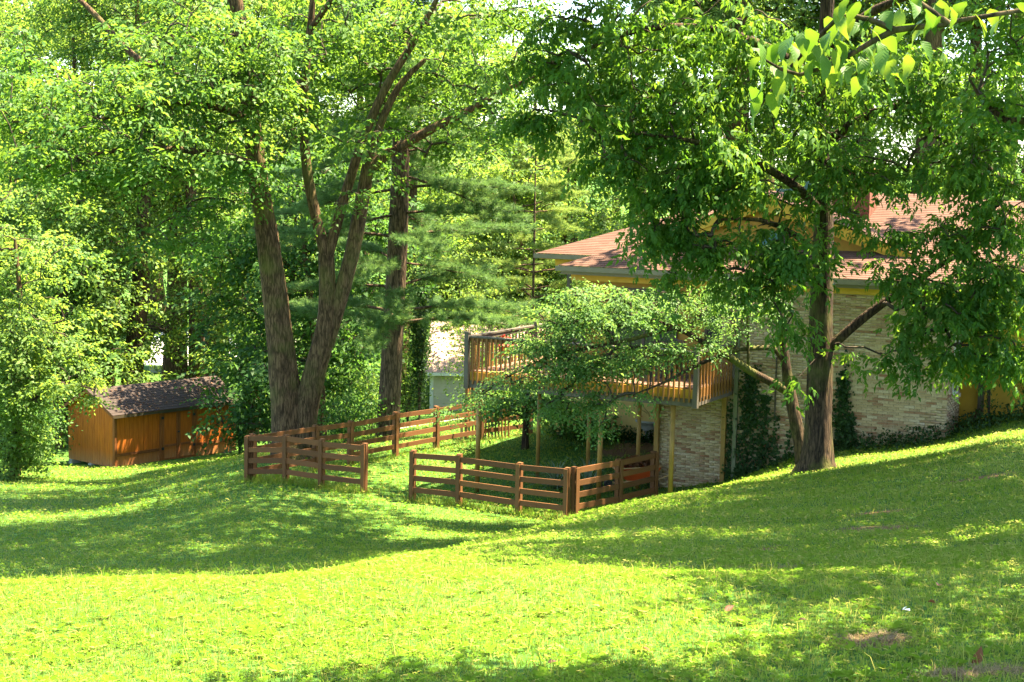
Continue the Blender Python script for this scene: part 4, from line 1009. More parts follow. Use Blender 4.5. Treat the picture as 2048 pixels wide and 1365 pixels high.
# the box elder beside the brick wall
Y1 = 33.0
rt = [(PP(Y1, (1634, 958), (1636, 925), (1637, 850), (1641, 720), (1643, 600), (1647, 460), (1643, 330), (1644, 200), (1652, 50), (1660, -140), (1664, -360)), [.44, .32, .265, .25, .225, .20, .18, .16, .14, .12, .06]),
      (PP(Y1, (1652, 700, 0), (1676, 680, -.1), (1710, 650, -.2), (1765, 607, -.4), (1815, 577, -.6), (1880, 530, -.9), (1960, 490, -1.2)), [.12, .105, .10, .09, .075, .055, .03]),
      (PP(Y1, (1645, 430, 0), (1600, 380, -.5), (1520, 330, -1), (1420, 290, -1.5), (1300, 270, -1.8)), [.11, .09, .075, .055, .03]),
      (PP(Y1, (1645, 300, 0), (1700, 250, -.8), (1800, 210, -1.4), (1920, 190, -2)), [.11, .09, .07, .04]),
      (PP(Y1, (1646, 180, 0), (1560, 110, -.5), (1430, 60, -1), (1280, 60, -1.2), (1150, 110, -1.3)), [.12, .10, .08, .06, .03]),
      (PP(Y1, (1650, 100, 0), (1750, 20, -.5), (1880, -30, -1)), [.11, .09, .05]),
      (PP(Y1, (1646, 520, 0), (1590, 470, -.6), (1520, 440, -1.1), (1440, 440, -1.4)), [.08, .06, .045, .025]),
      (PP(Y1, (2160, 420, -.5), (2048, 385, -.5), (1990, 350, -.8), (1930, 300, -1), (1860, 270, -1.2)), [.12, .10, .08, .06, .03])]
rtb = BB(Y1, [(1120, 120, -1, (1.0, 1.2, 1.2), 23), (1200, 60, -1, (1.6, 1.5, 1.1), 34), (1080, 220, -1, (.55, .8, .6), 8), (1230, 200, -1.5, (1.1, 1.2, .9), 25), (1330, 120, -1, (1.5, 1.5, 1.2), 36), (1450, 60, -1, (1.6, 1.6, 1.2), 36), (1390, 260, -1.5, (1.3, 1.2, .9), 28), (1270, 330, -1.5, (.9, .9, .7), 15),
              (1400, 390, -1.4, (.9, .9, .55), 15), (1340, 420, -1.4, (.5, .6, .4), 5), (1440, 320, -1.2, (1.0, 1, .6), 23), (1560, 490, -1.2, (.6, .8, .5), 13), (1440, 490, -1.3, (.6, .6, .45), 7), (1350, 540, -1.4, (.3, .4, .45), 3), (1590, 430, -1.0, (.8, .8, .8), 13), (1560, 560, -1.2, (.6, .6, .6), 9), (1570, 650, -1.3, (.35, .4, .5), 5), (1630, 300, -1, (1.1, 1, .9), 19), (1600, 180, -1, (1.5, 1.4, 1.2), 31),
              (1760, 150, -1.3, (1.5, 1.3, 1.2), 30), (1750, 330, -1.4, (.9, .9, .6), 12), (1880, 180, -1.5, (1.6, 1.4, 1.0), 30), (2000, 130, -1.5, (1.5, 1.4, 1.2), 26), (1900, 330, -1.6, (1.2, 1, .6), 17), (2010, 300, -1.6, (1, 1, .9), 18), (1990, 440, -1.5, (.9, .9, .8), 18), (1880, 470, -1.3, (.8, .7, .5), 10), (1790, 450, -1.2, (.45, .5, .3), 4), (1930, 560, -1.2, (1.0, .8, .6), 17), (2020, 600, -1.2, (.7, .7, .7), 13), (1850, 640, -1.0, (.7, .7, .4), 9), (1930, 690, -1.0, (1.1, .8, .35), 15), (1790, 710, -1.0, (.5, .5, .25), 5), (1700, 700, -.6, (.2, .2, .15), 1), (2040, 700, -1, (.5, .6, .3), 5),
              (1600, 760, -.5, (.12, .1, .2), 1), (1630, 520, -.8, (.5, .5, .5), 5), (1480, 560, -1.2, (.6, .6, .35), 7), (1375, 500, -1.4, (.35, .4, .5), 7), (1310, 380, -1.4, (.5, .6, .5), 8), (1330, 455, -1.4, (.6, .6, .3), 9), (1410, 475, -1.4, (.5, .5, .3), 8), (1960, 430, -1.4, (.8, .6, .4), 10), (1790, 520, -1.1, (.4, .4, .2), 5), (1900, 610, -1.0, (1.0, .7, .5), 14), (1990, 520, -1.2, (.8, .7, .5), 11), (1820, 560, -1.0, (.5, .5, .3), 5), (1960, 720, -1.0, (.9, .7, .25), 9), (1700, 420, -1.2, (.5, .5, .3), 5)])
tree('box_elder_tree', 'dark trunk tree with drooping leaves before the brick wall', rt, rtb, 'elder', M_LEAF_RIGHT, M_BARK_DARK, 47, scale=(.75, 1.2), sides=18, drop=.7,
     shade_canopy=[((2, 30, 15.0), (2.2, 3, 1.0), 50), ((2, 35.5, 15.4), (2.4, 3, 1.0), 28), ((6, 39.5, 15.6), (4, 2.6, 1.0), 18), ((2.5, 26, 14.0), (2.6, 2.2, .9), 43), ((10, 42, 16.6), (4, 3, 1.2), 26)])  # unseen foliage added to shade the valley lawn and the house roof

# the small leaning tree whose branches hang over the deck
Y2 = 35.4
ct = [(PP(Y2, (1608, 950), (1600, 890), (1588, 830), (1577, 775), (1570, 715), (1562, 640), (1553, 560), (1548, 480)), [.19, .155, .14, .13, .095, .075, .055, .03]),
      (PP(Y2, (1577, 785, 0), (1545, 766, -.2), (1500, 742, -.5), (1455, 712, -.8), (1405, 684, -1.0), (1350, 655, -1.1), (1270, 630, -1.1)), [.10, .092, .083, .075, .062, .045, .02]),
      (PP(Y2, (1572, 730, 0), (1550, 700, -.1), (1515, 696, -.3), (1470, 702, -.6), (1400, 728, -.9), (1330, 765, -1.1), (1270, 788, -1.2)), [.07, .062, .058, .053, .045, .03, .015]),
      (PP(Y2, (1497, 742, -.5), (1496, 690, -.5), (1494, 630, -.6), (1480, 570, -.7)), [.035, .03, .024, .012]),
      (PP(Y2, (1350, 655, -1.1), (1260, 680, -1.0), (1160, 700, -.7), (1060, 730, -.4), (980, 775, -.3), (900, 815, -.2)), [.045, .04, .032, .024, .015, .007])]
ctb = BB(Y2, [(1190, 640, -.9, (1.0, .7, .55), 70), (1090, 690, -.6, (.8, .6, .45), 50), (1290, 620, -1, (.75, .6, .5), 46), (1160, 740, -.8, (.9, .6, .45), 52), (1240, 720, -1.0, (.8, .6, .5), 44), (1040, 760, -.4, (.5, .4, .28), 20), (960, 790, -.3, (.4, .3, .2), 10), (905, 822, -.2, (.16, .15, .10), 3), (1390, 640, -1, (.55, .5, .45), 20), (1340, 700, -1.1, (.5, .4, .4), 16), (1200, 800, -1.1, (.45, .4, .4), 18), (1110, 810, -.8, (.55, .4, .3), 18), (1200, 850, -1.1, (.2, .2, .2), 5), (1430, 590, -.9, (.5, .5, .5), 16), (1520, 600, -.5, (.5, .5, .6), 14), (1470, 660, -.6, (.3, .3, .3), 6), (1300, 790, -1.2, (.3, .2, .12), 3), (1190, 592, -.9, (1.0, .6, .28), 26), (1320, 590, -1, (.7, .5, .35), 16), (1110, 625, -.8, (.6, .5, .3), 12), (1420, 690, -1.0, (.4, .3, .2), 6), (1475, 625, -.6, (.5, .4, .4), 10)])
tree('leaning_tree', 'small leaning tree with fine foliage hanging over the deck', ct, ctb, 'cherry', M_LEAF_CHERRY, M_BARK_DARK, 53, scale=(.7, 1.1), sides=12)

# a tree outside the picture on the right; its branches reach in and its crown shades the bank
Y5 = 25.0
tree('overhanging_tree', 'tree just outside the picture whose limb reaches in over the bank', [([(13.2, Y5, 3.0), (13.0, Y5, 5.5), (12.6, Y5 + .3, 9), (12.2, Y5 + .3, 13), (12, Y5, 18)], [.38, .30, .26, .2, .08]),
      ([(12.9, Y5, 6.8), (11, Y5 + .6, 8.2), (9.5, Y5 + .8, 8.9)] + PP(Y5 + 1, (2010, 240), (1940, 160)), [.14, .11, .09, .05, .02]), ([(12.5, Y5, 9.5), (9, Y5 - 1, 11.5), (6, Y5 - 1.5, 12.8), (3.5, Y5 - 2, 13.2)], [.16, .12, .08, .03])],
     [((11.8, Y5, 11), (2.0, 3, 1.2), 40)] + BB(Y5 + 1, [(1990, 200, 0, (.6, .8, .5), 8), (2030, 60, 0, (.6, .8, .6), 10)]), 'maple', M_LEAF_RIGHT, M_BARK_DARK, 59, scale=(.9, 1.35),
     shade_canopy=[((9, Y5 - 1, 14.4), (3, 3.2, 1.2), 107), ((12.5, Y5 + 1, 15.1), (3.4, 3.2, 1.4), 107), ((13, Y5 - 4, 14.6), (3.4, 3.4, 1.4), 107), ((9.5, Y5 - 6, 13.6), (3, 2.6, 1.1), 88), ((12, Y5 - 9, 13.1), (3, 2.6, 1.2), 88), ((6.0, Y5 - 3, 13.8), (1.8, 2.2, .8), 43), ((8.5, Y5 - 10.5, 12.4), (2.2, 1.6, .8), 49), ((13.5, Y5 + 5, 14.6), (3, 2.2, 1.2), 58), ((5.5, Y5 - 8, 12.8), (1.6, 1.6, .7), 26), ((10.5, Y5 + 4, 14.6), (2.4, 1.8, .9), 54), ((10.5, Y5 - 12, 11.8), (2.6, 1.2, .7), 40), ((6.6, 13.6, 12.4), (2.4, 1.5, .7), 60), ((9.2, 14, 12.4), (2.2, 1.6, .8), 50), ((5.2, 15.8, 12.6), (1.6, 1.2, .6), 26)])

# small dark tree in the yard under the deck
Y3 = 45.0
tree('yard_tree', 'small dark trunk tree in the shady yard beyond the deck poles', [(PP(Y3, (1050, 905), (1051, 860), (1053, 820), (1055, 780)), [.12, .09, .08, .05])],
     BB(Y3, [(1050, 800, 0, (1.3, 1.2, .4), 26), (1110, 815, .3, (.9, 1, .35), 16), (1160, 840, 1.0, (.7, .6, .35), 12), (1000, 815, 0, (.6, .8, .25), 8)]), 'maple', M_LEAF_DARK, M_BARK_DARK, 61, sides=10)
# bright tree at the left edge, reaching over the shed roof
Y4 = 51.0
tree('lime_tree', 'bright yellow green tree overhanging the shed gable', [(PP(Y4, (30, 950), (34, 850), (25, 740), (40, 620), (30, 480)), [.2, .17, .14, .1, .05]), (PP(Y4, (34, 840, 0), (80, 790, -1), (140, 770, -1.6), (190, 780, -2)), [.08, .06, .04, .02]), (PP(Y4, (30, 700, 0), (80, 660, -.5), (130, 640, -1)), [.07, .05, .02])],
     BB(Y4, [(60, 620, -.5, (1.5, 1.4, 1.0), 52), (40, 500, 0, (1.6, 1.5, 1.2), 46), (100, 700, -1, (1.2, 1.1, .8), 44), (30, 760, -.5, (1.3, 1.3, 1), 48), (150, 765, -1.7, (.8, .7, .3), 16), (190, 795, -2, (.3, .3, .2), 5), (35, 830, -1, (.7, .9, .7), 24), (30, 880, -.5, (1.2, 1, .8), 34), (-40, 650, 0, (1.5, 2, 2), 40), (10, 930, -1, (1.0, .8, .5), 22), (40, 790, -1.5, (1.0, .8, .9), 34), (10, 700, -1.5, (1, .8, 1), 30), (-60, 400, 0, (2, 2, 1.6), 26)]), 'lime', M_LEAF_LIME, M_BARK, 67, scale=(.75, 1.15), sides=10)

# pines -------------------------------------------------------------
def tuft(g):
    n = 22; d = np.stack([g.uniform(.15, 1, n), g.normal(0, .55, n), g.normal(0.1, .5, n)], -1); d /= np.linalg.norm(d, axis=1, keepdims=True)
    b = np.stack([g.uniform(-.10, .06, n), g.normal(0, .012, n), g.normal(0, .012, n)], -1); L = g.uniform(.13, .22, n)[:, None]; s = np.cross(d, g.normal(0, 1, (n, 3))); s /= np.linalg.norm(s, axis=1, keepdims=True)
    return np.stack([b - s * .006, b + s * .006, b + d * L], 1)
TUFTS = [tuft(np.random.default_rng(900 + i)) for i in range(5)]
def pine(name, label, trunk, radii, z0, z1, lens, seed, whorl=.75, per=4, dens=1.0, material=None):
    g = np.random.default_rng(seed); org = np.array(trunk[0], float); zf = float(gz(org[0], org[1])); org = np.array([org[0], org[1], zf])
    root = empty(name, org, 0, label=label, category='tree'); p, r = smooth_path(np.array(trunk) - org, radii)
    link(bpy.data.objects.new('trunk', limb_mesh('trunk', p, r, M_BARK_PINE, 14, seed, .05)), root)
    A, B, ra, rb, C, DV = [], [], [], [], [], []
    z = z0
    while z < z1:
        f = (z - z0) / (z1 - z0); c = p[np.argmin(np.abs(p[:, 2] - z))]; a0 = g.random() * 6.28
        for k in range(per):
            a = a0 + k * 6.283 / per + g.normal(0, .3); L = (lens[0] + (lens[1] - lens[0]) * f) * g.uniform(.65, 1.15); h = np.array([math.cos(a), math.sin(a), 0]); rise = g.uniform(-.22, .34)
            m = 7; pts = [c + h * L * (i / m) + np.array([0, 0, rise * L * (i / m) - .18 * L * (i / m) ** 2 * (1 - f * .7)]) for i in range(m + 1)]
            for i in range(m):
                A.append(pts[i]); B.append(pts[i + 1]); q = .05 * (1 - f * .5) * (L / 4); ra.append(q * (1 - i / m) + .008); rb.append(q * (1 - (i + 1) / m) + .008)
            sd = np.array([-h[1], h[0], 0])
            for i in range(2, m + 1):
                for s in (-1, 1, 0):
                    l2 = L * .34 * (1.1 - .55 * i / m) * g.uniform(.6, 1.2); dv = h * .75 + sd * s * .8 + np.array([0, 0, g.uniform(-.1, .2)]); dv /= np.linalg.norm(dv); e = pts[i] + dv * l2
                    A.append(pts[i]); B.append(e); ra.append(.012); rb.append(.005)
                    nt_ = max(2, int(l2 / .11 * dens))
                    for t in range(nt_):
                        for rep in range(3):
                            C.append(pts[i] + (e - pts[i]) * ((t + .6 + g.random() * .4) / nt_) + g.normal(0, .045, 3) + np.array([0, 0, .03])); dd = dv + g.normal(0, .45, 3); DV.append(dd / np.linalg.norm(dd))
        z += whorl * g.uniform(.75, 1.3)
    A, B, ra, rb, C, DV = map(np.array, (A, B, ra, rb, C, DV))
    link(bpy.data.objects.new('branches', seg_mesh('branches', A, B, ra, rb, M_BARK_PINE)), root, kind='stuff')
    s = np.cross(DV, (0, 0, 1)); s /= np.maximum(np.linalg.norm(s, axis=1, keepdims=True), 1e-5); u = np.cross(s, DV); R = np.stack([DV, s, u], -1)
    out = []; pick = g.integers(0, 5, len(C))
    for i in range(5):
        k = pick == i; out.append((np.einsum('nij,vj->nvi', R[k], TUFTS[i].reshape(-1, 3)) + C[k][:, None]).reshape(-1, 3))
    V = np.concatenate(out); t = np.repeat(np.clip(g.normal(.45, .25, len(V) // 66), 0, 1), 66)
    link(bpy.data.objects.new('crown', mesh_np('crown', V, np.arange(len(V)).reshape(-1, 3), material or M_NEEDLE, t)), root, kind='stuff')
pine('pine_tree', 'tall pine with bare lower trunk behind the long fence', PP(51, (774, 895), (779, 800), (788, 650), (796, 500), (801, 350), (805, 150), (808, -100), (811, -500)), [.42, .36, .34, .32, .29, .25, .2, .08], 3.6, 19, (4.4, 2.2), 71, .62, 3, .9)
M_NEEDLE_SUNLIT = leaf_mat('pine_needle_sunlit', (0.085, 0.150, 0.040), (0.16, 0.23, 0.065), (0.26, 0.38, 0.06), (0.42, 0.50, 0.10), 0.45, 0.5)  # lighter copy of the needle colours, painting in sunlight on the far pine
pine('pine_tree', 'pale sunlit pine standing between the pine trunk and the roof', PP(70, (1060, 880), (1064, 700), (1068, 500), (1070, 380), (1072, 300), (1074, 250)), [.07, .06, .05, .04, .03, .02], 3.0, 12.5, (3.8, 1.5), 73, .6, 3, .8, M_NEEDLE_SUNLIT)

# ivy-covered trunk by the pine, and the woods all round ------------------------------------------------
def woods_proto(seed, h, cr, kind='woods', n=230, clear=.32):
    g = np.random.default_rng(seed); lean = g.normal(0, .05, 2)
    pts = [np.array([lean[0] * h * f + .25 * math.sin(f * 5 + seed), lean[1] * h * f + .2 * math.cos(f * 4 + seed), h * .93 * f]) for f in np.linspace(0, 1, 8)]; pts[0][2] = -.4
    r = [.024 * h * (1 - .88 * f) for f in np.linspace(0, 1, 8)]; r[0] *= 1.35
    p, rr = smooth_path(pts, r, .6); blobs = []
    for k in range(16):
        f = clear + (1 - clear) * g.random() ** .9; a = g.random() * 6.28; w = cr * (1.0 - .55 * max(0, f - .55) / .45) ; c = np.array([math.cos(a), math.sin(a), 0]) * w * g.uniform(.25, .75) + np.array([0, 0, h * f])
        s = cr * g.uniform(.35, .55); blobs.append((c, (s, s, s * .62), n // 16))
    T = blob_points(blobs, g); A, B, ra, rb, yaw = grow(p[len(p) // 4:], T)
    V, F, t = foliage(T, yaw, kind, g, (.8, 1.3))
    return limb_mesh('trunk', p, rr, M_BARK, 9, seed), seg_mesh('branches', A, B, ra, rb, M_TWIG), (V, F, t)
PROTO = []
for i, (h, cr, n) in enumerate(((19, 4.6, 420), (22, 5.2, 480), (15, 4.2, 380), (24, 5.0, 500), (9, 3.4, 300))):
    tm_, bm2, (V_, F_, t_) = woods_proto(200 + i, h, cr, 'woods', n, .2 if i < 4 else .06)
    PROTO.append((tm_, bm2, mesh_np('crown', V_, F_, M_LEAF_WOODS, t_), mesh_np('crown', V_, F_, M_LEAF_DARK, t_), mesh_np('crown', V_, F_, M_LEAF_LIME, t_)))  # lime copies put sunlight into the leaf colour of the woods
def wood_tree(k, x, y, rz, s, label, group, tone=0):
    tm_, bm2, *cm = PROTO[k]
    root = empty('woodland_tree', (x, y, float(gz(x, y)) - .1), rz, label=label, category='tree', group=group); root.scale = (s, s, s)
    inst('trunk', tm_, root); inst('branches', bm2, root, kind='stuff'); inst('crown', cm[tone], root, kind='stuff')
g_ = np.random.default_rng(77)
ORD = ['leftmost', 'second', 'third', 'fourth', 'fifth', 'sixth', 'seventh', 'eighth', 'ninth', 'tenth', 'eleventh', 'twelfth', 'thirteenth', 'fourteenth', 'fifteenth']
def wood_row(Ya, Yb, pxs, kinds, what, group, tones=(0,), s=(.85, 1.15)):
    for k_, px in enumerate(pxs):
        label = ('leftmost ' if k_ == 0 else ORD[k_] + ' from the left, ' if k_ < len(pxs) - 1 else 'rightmost ') + what
        Y = g_.uniform(Ya, Yb); x = (px + g_.uniform(-25, 25) - 1024) / FPX * Y
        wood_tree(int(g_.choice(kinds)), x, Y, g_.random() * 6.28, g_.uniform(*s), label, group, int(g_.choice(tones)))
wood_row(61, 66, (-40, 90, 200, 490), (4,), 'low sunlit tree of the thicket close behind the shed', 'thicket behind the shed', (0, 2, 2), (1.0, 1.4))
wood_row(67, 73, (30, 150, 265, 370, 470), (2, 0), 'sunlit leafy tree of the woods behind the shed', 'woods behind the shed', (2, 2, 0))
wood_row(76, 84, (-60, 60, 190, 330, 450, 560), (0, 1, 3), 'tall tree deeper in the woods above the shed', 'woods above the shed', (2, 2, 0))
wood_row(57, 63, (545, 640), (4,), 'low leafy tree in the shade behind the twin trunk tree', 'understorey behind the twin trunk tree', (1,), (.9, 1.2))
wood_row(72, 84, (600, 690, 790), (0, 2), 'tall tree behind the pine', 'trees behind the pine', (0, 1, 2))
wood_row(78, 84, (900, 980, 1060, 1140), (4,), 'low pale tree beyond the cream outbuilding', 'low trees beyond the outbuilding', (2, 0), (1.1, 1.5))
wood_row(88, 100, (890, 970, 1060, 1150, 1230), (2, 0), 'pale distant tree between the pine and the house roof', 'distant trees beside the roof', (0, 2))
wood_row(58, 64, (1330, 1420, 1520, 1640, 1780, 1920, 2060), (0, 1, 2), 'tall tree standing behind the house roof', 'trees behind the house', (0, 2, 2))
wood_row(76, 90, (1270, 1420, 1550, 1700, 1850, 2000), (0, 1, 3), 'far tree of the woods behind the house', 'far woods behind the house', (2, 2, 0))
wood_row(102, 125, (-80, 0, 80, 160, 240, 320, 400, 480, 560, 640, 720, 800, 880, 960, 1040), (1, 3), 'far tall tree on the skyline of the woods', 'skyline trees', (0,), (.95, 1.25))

# ivy, shrubs and ground cover -------------------------------------------------------------------------
def leaf_mass(name, label, pts, nrms, L, W, material, cat='plant', seed=1, kind=None):
    g = np.random.default_rng(seed); pts = np.array(pts); n = len(pts)
    d = g.normal(0, 1, (n, 3)); d[:, 2] -= .8; nr = np.array(nrms) + g.normal(0, .4, (n, 3))
    q = leaf_quads(pts, d, nr, g.uniform(.7, 1.2, n) * L, g.uniform(.7, 1.2, n) * W)
    o = pts[:, :].mean(0); o[2] = pts[:, 2].min()
    ob = bpy.data.objects.new(name, mesh_np(name, q.reshape(-1, 3) - o, np.arange(4 * n).reshape(-1, 4), material, np.repeat(g.random(n), 4))); ob.location = o
    pr = dict(label=label)
    if kind: pr['kind'] = kind
    if cat: pr['category'] = cat
    return link(ob, None, **pr)
g_ = np.random.default_rng(5)
def ivy_on_wall(strips, n, label, seed):
    """strips: (x centre, half width, z0, z1, weight) on the front wall"""
    w = np.array([s[4] for s in strips], float); w /= w.sum(); pts, nr = [], []
    nv3 = HW(0, -1) - HW(0, 0)
    for k in g_.choice(len(strips), n, p=w):
        x, hw, z0, z1, _ = strips[k]; t = g_.random() ** 1.5; z = z0 + (z1 - z0) * t
        pts.append(HW(x + g_.normal(0, hw * (1 - .6 * t)), 2.55 - g_.random() * .07 * (1.6 - t), z)); nr.append(nv3)
    leaf_mass('ivy', label, pts, nr, .085, .075, M_IVY, seed=seed)
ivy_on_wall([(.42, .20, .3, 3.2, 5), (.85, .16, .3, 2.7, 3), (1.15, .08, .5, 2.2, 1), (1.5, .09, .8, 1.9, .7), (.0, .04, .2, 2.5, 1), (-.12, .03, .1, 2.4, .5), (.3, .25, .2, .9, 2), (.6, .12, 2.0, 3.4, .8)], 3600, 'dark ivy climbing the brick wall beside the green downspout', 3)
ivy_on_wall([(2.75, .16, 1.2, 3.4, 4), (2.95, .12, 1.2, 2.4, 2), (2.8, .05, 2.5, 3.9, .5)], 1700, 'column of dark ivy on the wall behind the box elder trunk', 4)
pts = []
for i in range(4200):
    x = g_.uniform(1.2, 10.5); y = 2.5 - abs(g_.normal(0, .38)) - (.0 if x < 5.1 else -g_.uniform(0, 1.5)); w = HW(x, y); h = .38 * g_.random() ** 1.5 * (1.0 if x > 3 else .5) * math.exp(-max(0, 2.3 - y) * .9)
    pts.append((w[0], w[1], float(gz(w[0], w[1])) + .02 + h))
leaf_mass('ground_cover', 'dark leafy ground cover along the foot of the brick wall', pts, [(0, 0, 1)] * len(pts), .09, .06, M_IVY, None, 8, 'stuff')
pts = []
for i in range(2400):
    x = g_.uniform(-7.4, -2.0); y = 8.2 - abs(g_.normal(0, .3)); w = HW(x, y); pts.append((w[0], w[1], float(gz(w[0], w[1])) + .02 + .35 * g_.random() ** 2))
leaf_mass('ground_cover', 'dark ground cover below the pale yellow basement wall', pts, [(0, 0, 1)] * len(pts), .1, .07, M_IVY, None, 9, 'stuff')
def shrub(label, c, r, h, n, material, seed, stems=5, L=.09, W=.055):
    g = np.random.default_rng(seed); x, y = c; z = float(gz(x, y)); root = empty('leafy_shrub', (x, y, z), 0, label=label, category='shrub'); m = MB(); tips = []
    for k in range(stems):
        a = g.random() * 6.28; t = np.array([math.cos(a) * r * g.uniform(.2, .8), math.sin(a) * r * g.uniform(.2, .8), h * g.uniform(.7, 1)]); m.tube([(0, 0, -.1), t * np.array([.3, .3, .5]), t], [.02, .015, .006], 5)
        for f in np.linspace(.25, 1, 9): tips.append(t * np.array([f ** 1.3, f ** 1.3, f]))
    m.build('stem', M_TWIG, root)
    tips = np.array(tips); p = tips[g.integers(0, len(tips), n)] + g.normal(0, 1, (n, 3)) * np.array([r * .28, r * .28, h * .10]); p[:, 2] = np.maximum(p[:, 2], .05)
    d = g.normal(0, 1, (n, 3)); d[:, 2] -= .3; nr = np.array([0, 0, 1.0]) + g.normal(0, .5, (n, 3))
    q = leaf_quads(p, d, nr, g.uniform(.7, 1.2, n) * L, g.uniform(.7, 1.2, n) * W)
    link(bpy.data.objects.new('crown', mesh_np('crown', q.reshape(-1, 3), np.arange(4 * n).reshape(-1, 4), material, np.repeat(g.random(n), 4))), root, kind='stuff')
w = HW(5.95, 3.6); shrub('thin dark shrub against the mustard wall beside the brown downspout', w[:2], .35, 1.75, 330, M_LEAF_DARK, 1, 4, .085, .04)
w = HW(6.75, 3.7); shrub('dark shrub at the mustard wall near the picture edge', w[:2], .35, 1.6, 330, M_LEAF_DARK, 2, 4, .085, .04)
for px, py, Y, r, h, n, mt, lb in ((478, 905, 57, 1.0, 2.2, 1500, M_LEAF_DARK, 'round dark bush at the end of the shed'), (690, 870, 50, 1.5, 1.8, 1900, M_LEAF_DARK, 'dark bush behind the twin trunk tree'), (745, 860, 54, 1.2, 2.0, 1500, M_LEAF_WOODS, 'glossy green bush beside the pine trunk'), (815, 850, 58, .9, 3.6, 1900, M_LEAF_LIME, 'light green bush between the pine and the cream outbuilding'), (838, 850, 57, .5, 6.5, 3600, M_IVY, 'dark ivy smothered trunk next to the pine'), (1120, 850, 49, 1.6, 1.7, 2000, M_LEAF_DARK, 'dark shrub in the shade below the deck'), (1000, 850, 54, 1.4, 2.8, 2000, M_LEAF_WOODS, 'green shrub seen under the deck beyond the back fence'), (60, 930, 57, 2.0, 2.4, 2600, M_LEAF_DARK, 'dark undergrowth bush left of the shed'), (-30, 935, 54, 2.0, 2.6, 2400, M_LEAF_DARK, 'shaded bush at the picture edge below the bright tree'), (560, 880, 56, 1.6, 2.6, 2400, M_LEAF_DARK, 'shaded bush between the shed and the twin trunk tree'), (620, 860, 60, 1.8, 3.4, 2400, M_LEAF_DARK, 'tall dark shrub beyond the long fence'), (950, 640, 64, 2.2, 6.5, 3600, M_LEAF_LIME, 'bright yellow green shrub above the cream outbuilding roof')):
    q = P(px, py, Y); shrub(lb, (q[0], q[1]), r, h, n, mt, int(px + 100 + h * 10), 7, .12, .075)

# tree stump beside the leaning tree -------------------------------------------------
q = P(1618, 950, 34.2); z = float(gz(q[0], q[1]))
sp, srr = smooth_path([(q[0], q[1], z - .2), (q[0], q[1], z + .1), (q[0] - .03, q[1], z + .26)], [.17, .13, .12], .06)
m = MB(); m.tube([p for p in sp], list(srr), 12); m.build('tree_stump', M_BARK_DARK, None, True, label='short sawn stump at the foot of the leaning tree', category='stump')

# near branch with large leaves at the top of the picture --------------------------------------
def veins(nt):
    tc = nt.nodes.new('ShaderNodeTexCoord'); sp = nt.nodes.new('ShaderNodeSeparateXYZ'); nt.links.new(tc.outputs['Object'], sp.inputs[0])
    ab = nt.nodes.new('ShaderNodeMath'); ab.operation = 'ABSOLUTE'; nt.links.new(sp.outputs['Y'], ab.inputs[0])
    ma = nt.nodes.new('ShaderNodeMath'); ma.operation = 'MULTIPLY_ADD'; ma.inputs[1].default_value = -1.1; nt.links.new(ab.outputs[0], ma.inputs[0]); nt.links.new(sp.outputs['X'], ma.inputs[2])
    si = nt.nodes.new('ShaderNodeMath'); si.operation = 'MULTIPLY'; si.inputs[1].default_value = 48; nt.links.new(ma.outputs[0], si.inputs[0])
    s2 = nt.nodes.new('ShaderNodeMath'); s2.operation = 'SINE'; nt.links.new(si.outputs[0], s2.inputs[0]); return s2.outputs[0]
def _nl(nt, N, L):
    c = ramp(nt, objrand(nt), [(0, (0.040, 0.100, 0.012)), (1, (0.075, 0.145, 0.020))]); p = principled(nt, c, .5, .25, bump(nt, veins(nt), .18, .012))
    x = N.new('ShaderNodeBsdfTranslucent'); tr = ramp(nt, objrand(nt), [(0, (0.10, 0.21, 0.012)), (1, (0.21, 0.29, 0.02))]); L.new(tr, x.inputs[0])
    m = N.new('ShaderNodeMixShader'); m.inputs[0].default_value = .45; L.new(p.outputs[0], m.inputs[1]); L.new(x.outputs[0], m.inputs[2]); return m.outputs[0]
M_NEAR_LEAF = mat('dogwood_leaf', _nl)
lm = MB(); NS = 7
prof = [0, .36, .50, .48, .36, .18, .0]
for k in range(NS - 1):
    for s in (-1, 1):
        f = lambda i, j: (i / (NS - 1), s * prof[i] * .55 * j, .10 * math.sin(math.pi * i / (NS - 1)) - .22 * (i / (NS - 1)) ** 2 + .10 * prof[i] * j * j + (.02 * (-1) ** i * j))
        for j in (0, 1):
            qd = [f(k, j * .5), f(k, j * .5 + .5), f(k + 1, j * .5 + .5), f(k + 1, j * .5)]
            lm.quad(*(qd if s < 0 else qd[::-1]))
NEAR_LEAF = weld(lm.mesh('leaf', M_NEAR_LEAF, True))
NT = np.array([7.4, 9.6]); zt = float(gz(*NT)); nt_root = empty('dogwood_tree', (NT[0], NT[1], zt), 0, label='near tree reaching in at the top corner with large pale leaves', category='tree')
org = np.array([NT[0], NT[1], zt]); g_ = np.random.default_rng(12)
limbs = [([(7.4, 9.6, zt - .3), (7.3, 9.6, zt + 1.2), (7.0, 9.7, zt + 2.6), (6.6, 9.8, zt + 5), (6.3, 9.8, zt + 7.5)], [.2, .16, .14, .11, .05]),
         ([(7.05, 9.6, zt + 2.4), (5.4, 7.6, zt + 3.3), (3.6, 6.0, zt + 3.3)] + PP(5.6, (2048, 20), (1900, 50), (1790, 60), (1700, 110), (1600, 150), (1530, 120)), [.05, .028, .013, .008, .0075, .012, .009, .007, .004]),
         (PP(5.6, (1790, 60), (1700, 30), (1640, 70, .1), (1560, 160, .1), (1520, 215, .15)), [.012, .009, .008, .006, .003]),
         (PP(5.6, (1900, 50), (1830, 0), (1760, -40)), [.012, .009, .004])]
skel = []
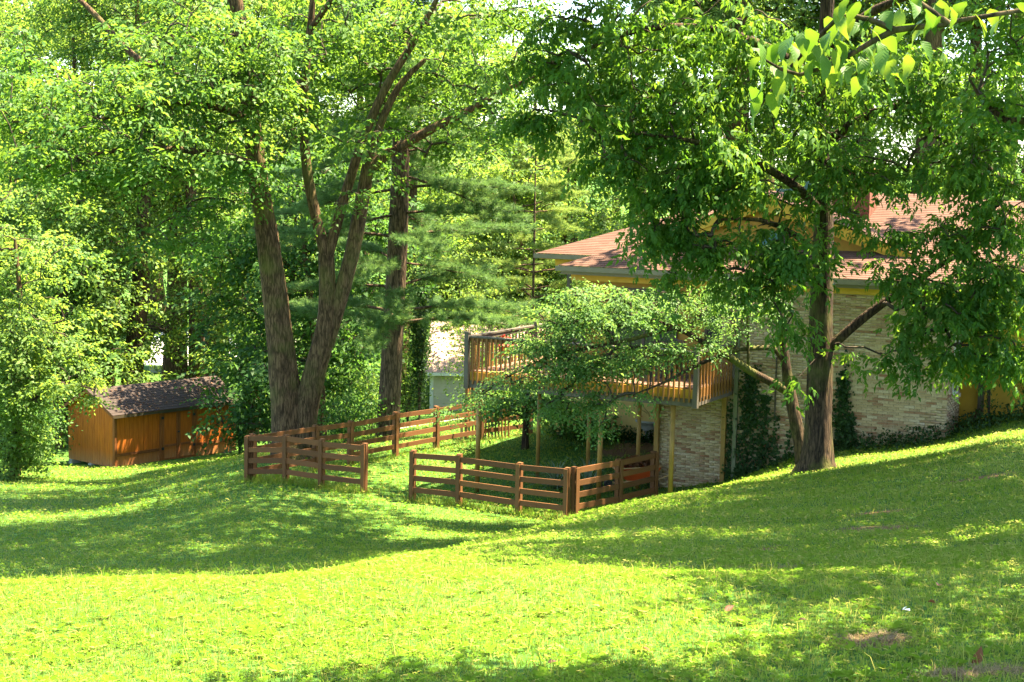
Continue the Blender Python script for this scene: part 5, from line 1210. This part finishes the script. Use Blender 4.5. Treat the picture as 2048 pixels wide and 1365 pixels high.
for i, (pts, rad) in enumerate(limbs):
    p, r = smooth_path(np.array(pts) - org, rad, .12); link(bpy.data.objects.new('trunk' if i == 0 else 'limb', limb_mesh('trunk' if i == 0 else 'limb', p, r, M_BARK_DARK, 9, 300 + i)), nt_root); skel.append(p)
anchors = [(1500, 108), (1515, 95), (1525, 125), (1510, 150), (1545, 100), (1560, 125), (1570, 140), (1540, 145), (1590, 115), (1585, 85), (1605, 75), (1620, 70), (1625, 100), (1640, 90), (1645, 120), (1610, 135), (1660, 75), (1665, 110), (1680, 60), (1690, 100), (1700, 30), (1690, 20), (1710, 45), (1720, 15), (1735, 40), (1750, 20), (1740, 70), (1760, 60), (1770, 35), (1755, 95), (1720, 125), (1705, 135), (1740, 120), (1730, 150), (1760, 140), (1780, 160), (1770, 110), (1790, 90), (1800, 30), (1820, 15), (1850, 30), (1870, 20), (1880, 10), (1860, 70), (1840, 95), (1900, 60), (1830, 60), (1815, 120), (1920, 30), (1950, 40), (1980, 30), (2010, 45), (2030, 20), (1500, 185), (1515, 205), (1540, 195), (1555, 165), (1575, 165), (1520, 235), (1650, 140), (1760, 190), (1775, 5), (1700, 5), (1725, -10), (1810, -5), (1840, -10), (1655, 45), (1670, 90), (1580, 100), (1615, 110), (1630, 130), (1600, 95), (1685, 120), (1700, 70), (1715, 95), (1725, 60), (1745, 100), (1765, 85), (1785, 125), (1795, 60), (1750, 45), (1690, 45), (1560, 95), (1535, 110), (1850, 50), (1880, 45), (1900, 25), (1935, 15), (1690, 145), (1715, 165), (1675, 150)]
for j, (px, py) in enumerate(anchors):
    c = P(px, py - 12, 5.6 + g_.normal(0, .10)) - org; a = g_.random() * 6.28; pitch = g_.uniform(.5, 1.35)
    inst('leaf', NEAR_LEAF, nt_root, c, (g_.normal(0, .45), pitch, a), (s := g_.uniform(.08, .112), s * g_.uniform(.85, 1.1), s * g_.uniform(.6, 1.6)))
# the rest of its crown, above the picture and to the side: it shades the lawn there
blobs = [((5.1, 8.2, zt + 5.6), (1.5, 1.2, .8), 80), ((6.8, 9.2, zt + 5.8), (1.8, 1.7, 1.0), 90), ((5.6, 10.4, zt + 6.2), (1.7, 1.0, .8), 60), ((5.6, 7.0, zt + 5.2), (1.8, .9, .7), 80), ((3.3, 7.6, zt + 5.2), (1.5, .4, .3), 44), ((7.6, 7.4, zt + 5), (1.8, 1.5, 1.1), 70), ((1.6, 7.4, zt + 5.0), (1.4, .28, .2), 22)]
T = blob_points(blobs, g_) - org; A, B, ra, rb, yaw = grow(np.concatenate(skel[:1]), T); link(bpy.data.objects.new('branches', seg_mesh('branches', A, B, ra, rb, M_TWIG)), nt_root, kind='stuff')
V_, F_, t_ = foliage(T, yaw, 'lime', g_, (.8, 1.2)); link(bpy.data.objects.new('crown', mesh_np('crown', V_, F_, M_LEAF_LIME, t_)), nt_root, kind='stuff')

# dead leaves lying on the lawn ---------------------------------------------------------------
dm = MB()
for k in range(NS - 1):
    for s in (-1, 1):
        f = lambda i, j: (i / (NS - 1) - .5, s * prof[i] * .5 * j, .28 * (prof[i] * j) + .10 * math.sin(2.2 * i / NS))
        qd = [f(k, 0), f(k, 1), f(k + 1, 1), f(k + 1, 0)]; dm.quad(*(qd if s < 0 else qd[::-1]))
DEAD = weld(dm.mesh('dead_leaf', M_DEADLEAF, True))
for px, py, s, rot, lb in ((1952, 1330, .105, (1.45, -1.2, .3), 'large upright curled brown leaf in the grass near the corner'), (1458, 1234, .075, (.5, -.3, .6), 'tan curled leaf on the sunlit lawn'), (1876, 1183, .075, (.3, .2, 1.2), 'pale brown leaf lying beside small sun flecks'), (1605, 1254, .05, (.2, .1, .2), 'small rust brown leaf at the edge of the sunlit grass'), (1862, 1218, .06, (.9, .2, 2.2), 'small dark brown leaf above the white scrap'), (302, 1289, .06, (.5, .1, 1.9), 'little brown leaf on the bright open lawn'), (1104, 1343, .05, (.3, 0, .4), 'tiny yellow brown leaf in the shaded foreground grass'), (1288, 1315, .06, (.2, 0, 2.4), 'dark leaf where the foreground shade begins')):
    q = on_ground(px, py); o = inst('dead_leaf', DEAD, None, (q[0], q[1], q[2] + .035), rot, (s, s, s), label=lb, category='leaf')
q = on_ground(1811, 1233); m = MB(); m.quad((-.035, -.012, .01), (.03, -.016, 0), (.035, .012, .012), (-.03, .014, .004)); m.quad((-.02, -.01, .012), (.0, -.012, .03), (.01, .01, .028), (-.02, .01, .014)); o = m.build('paper_scrap', M_WHITE, None, label='white scrap lying on the shaded grass', category='scrap'); o.location = (q[0], q[1], q[2] + .03); o.scale = (.7, .7, .7)
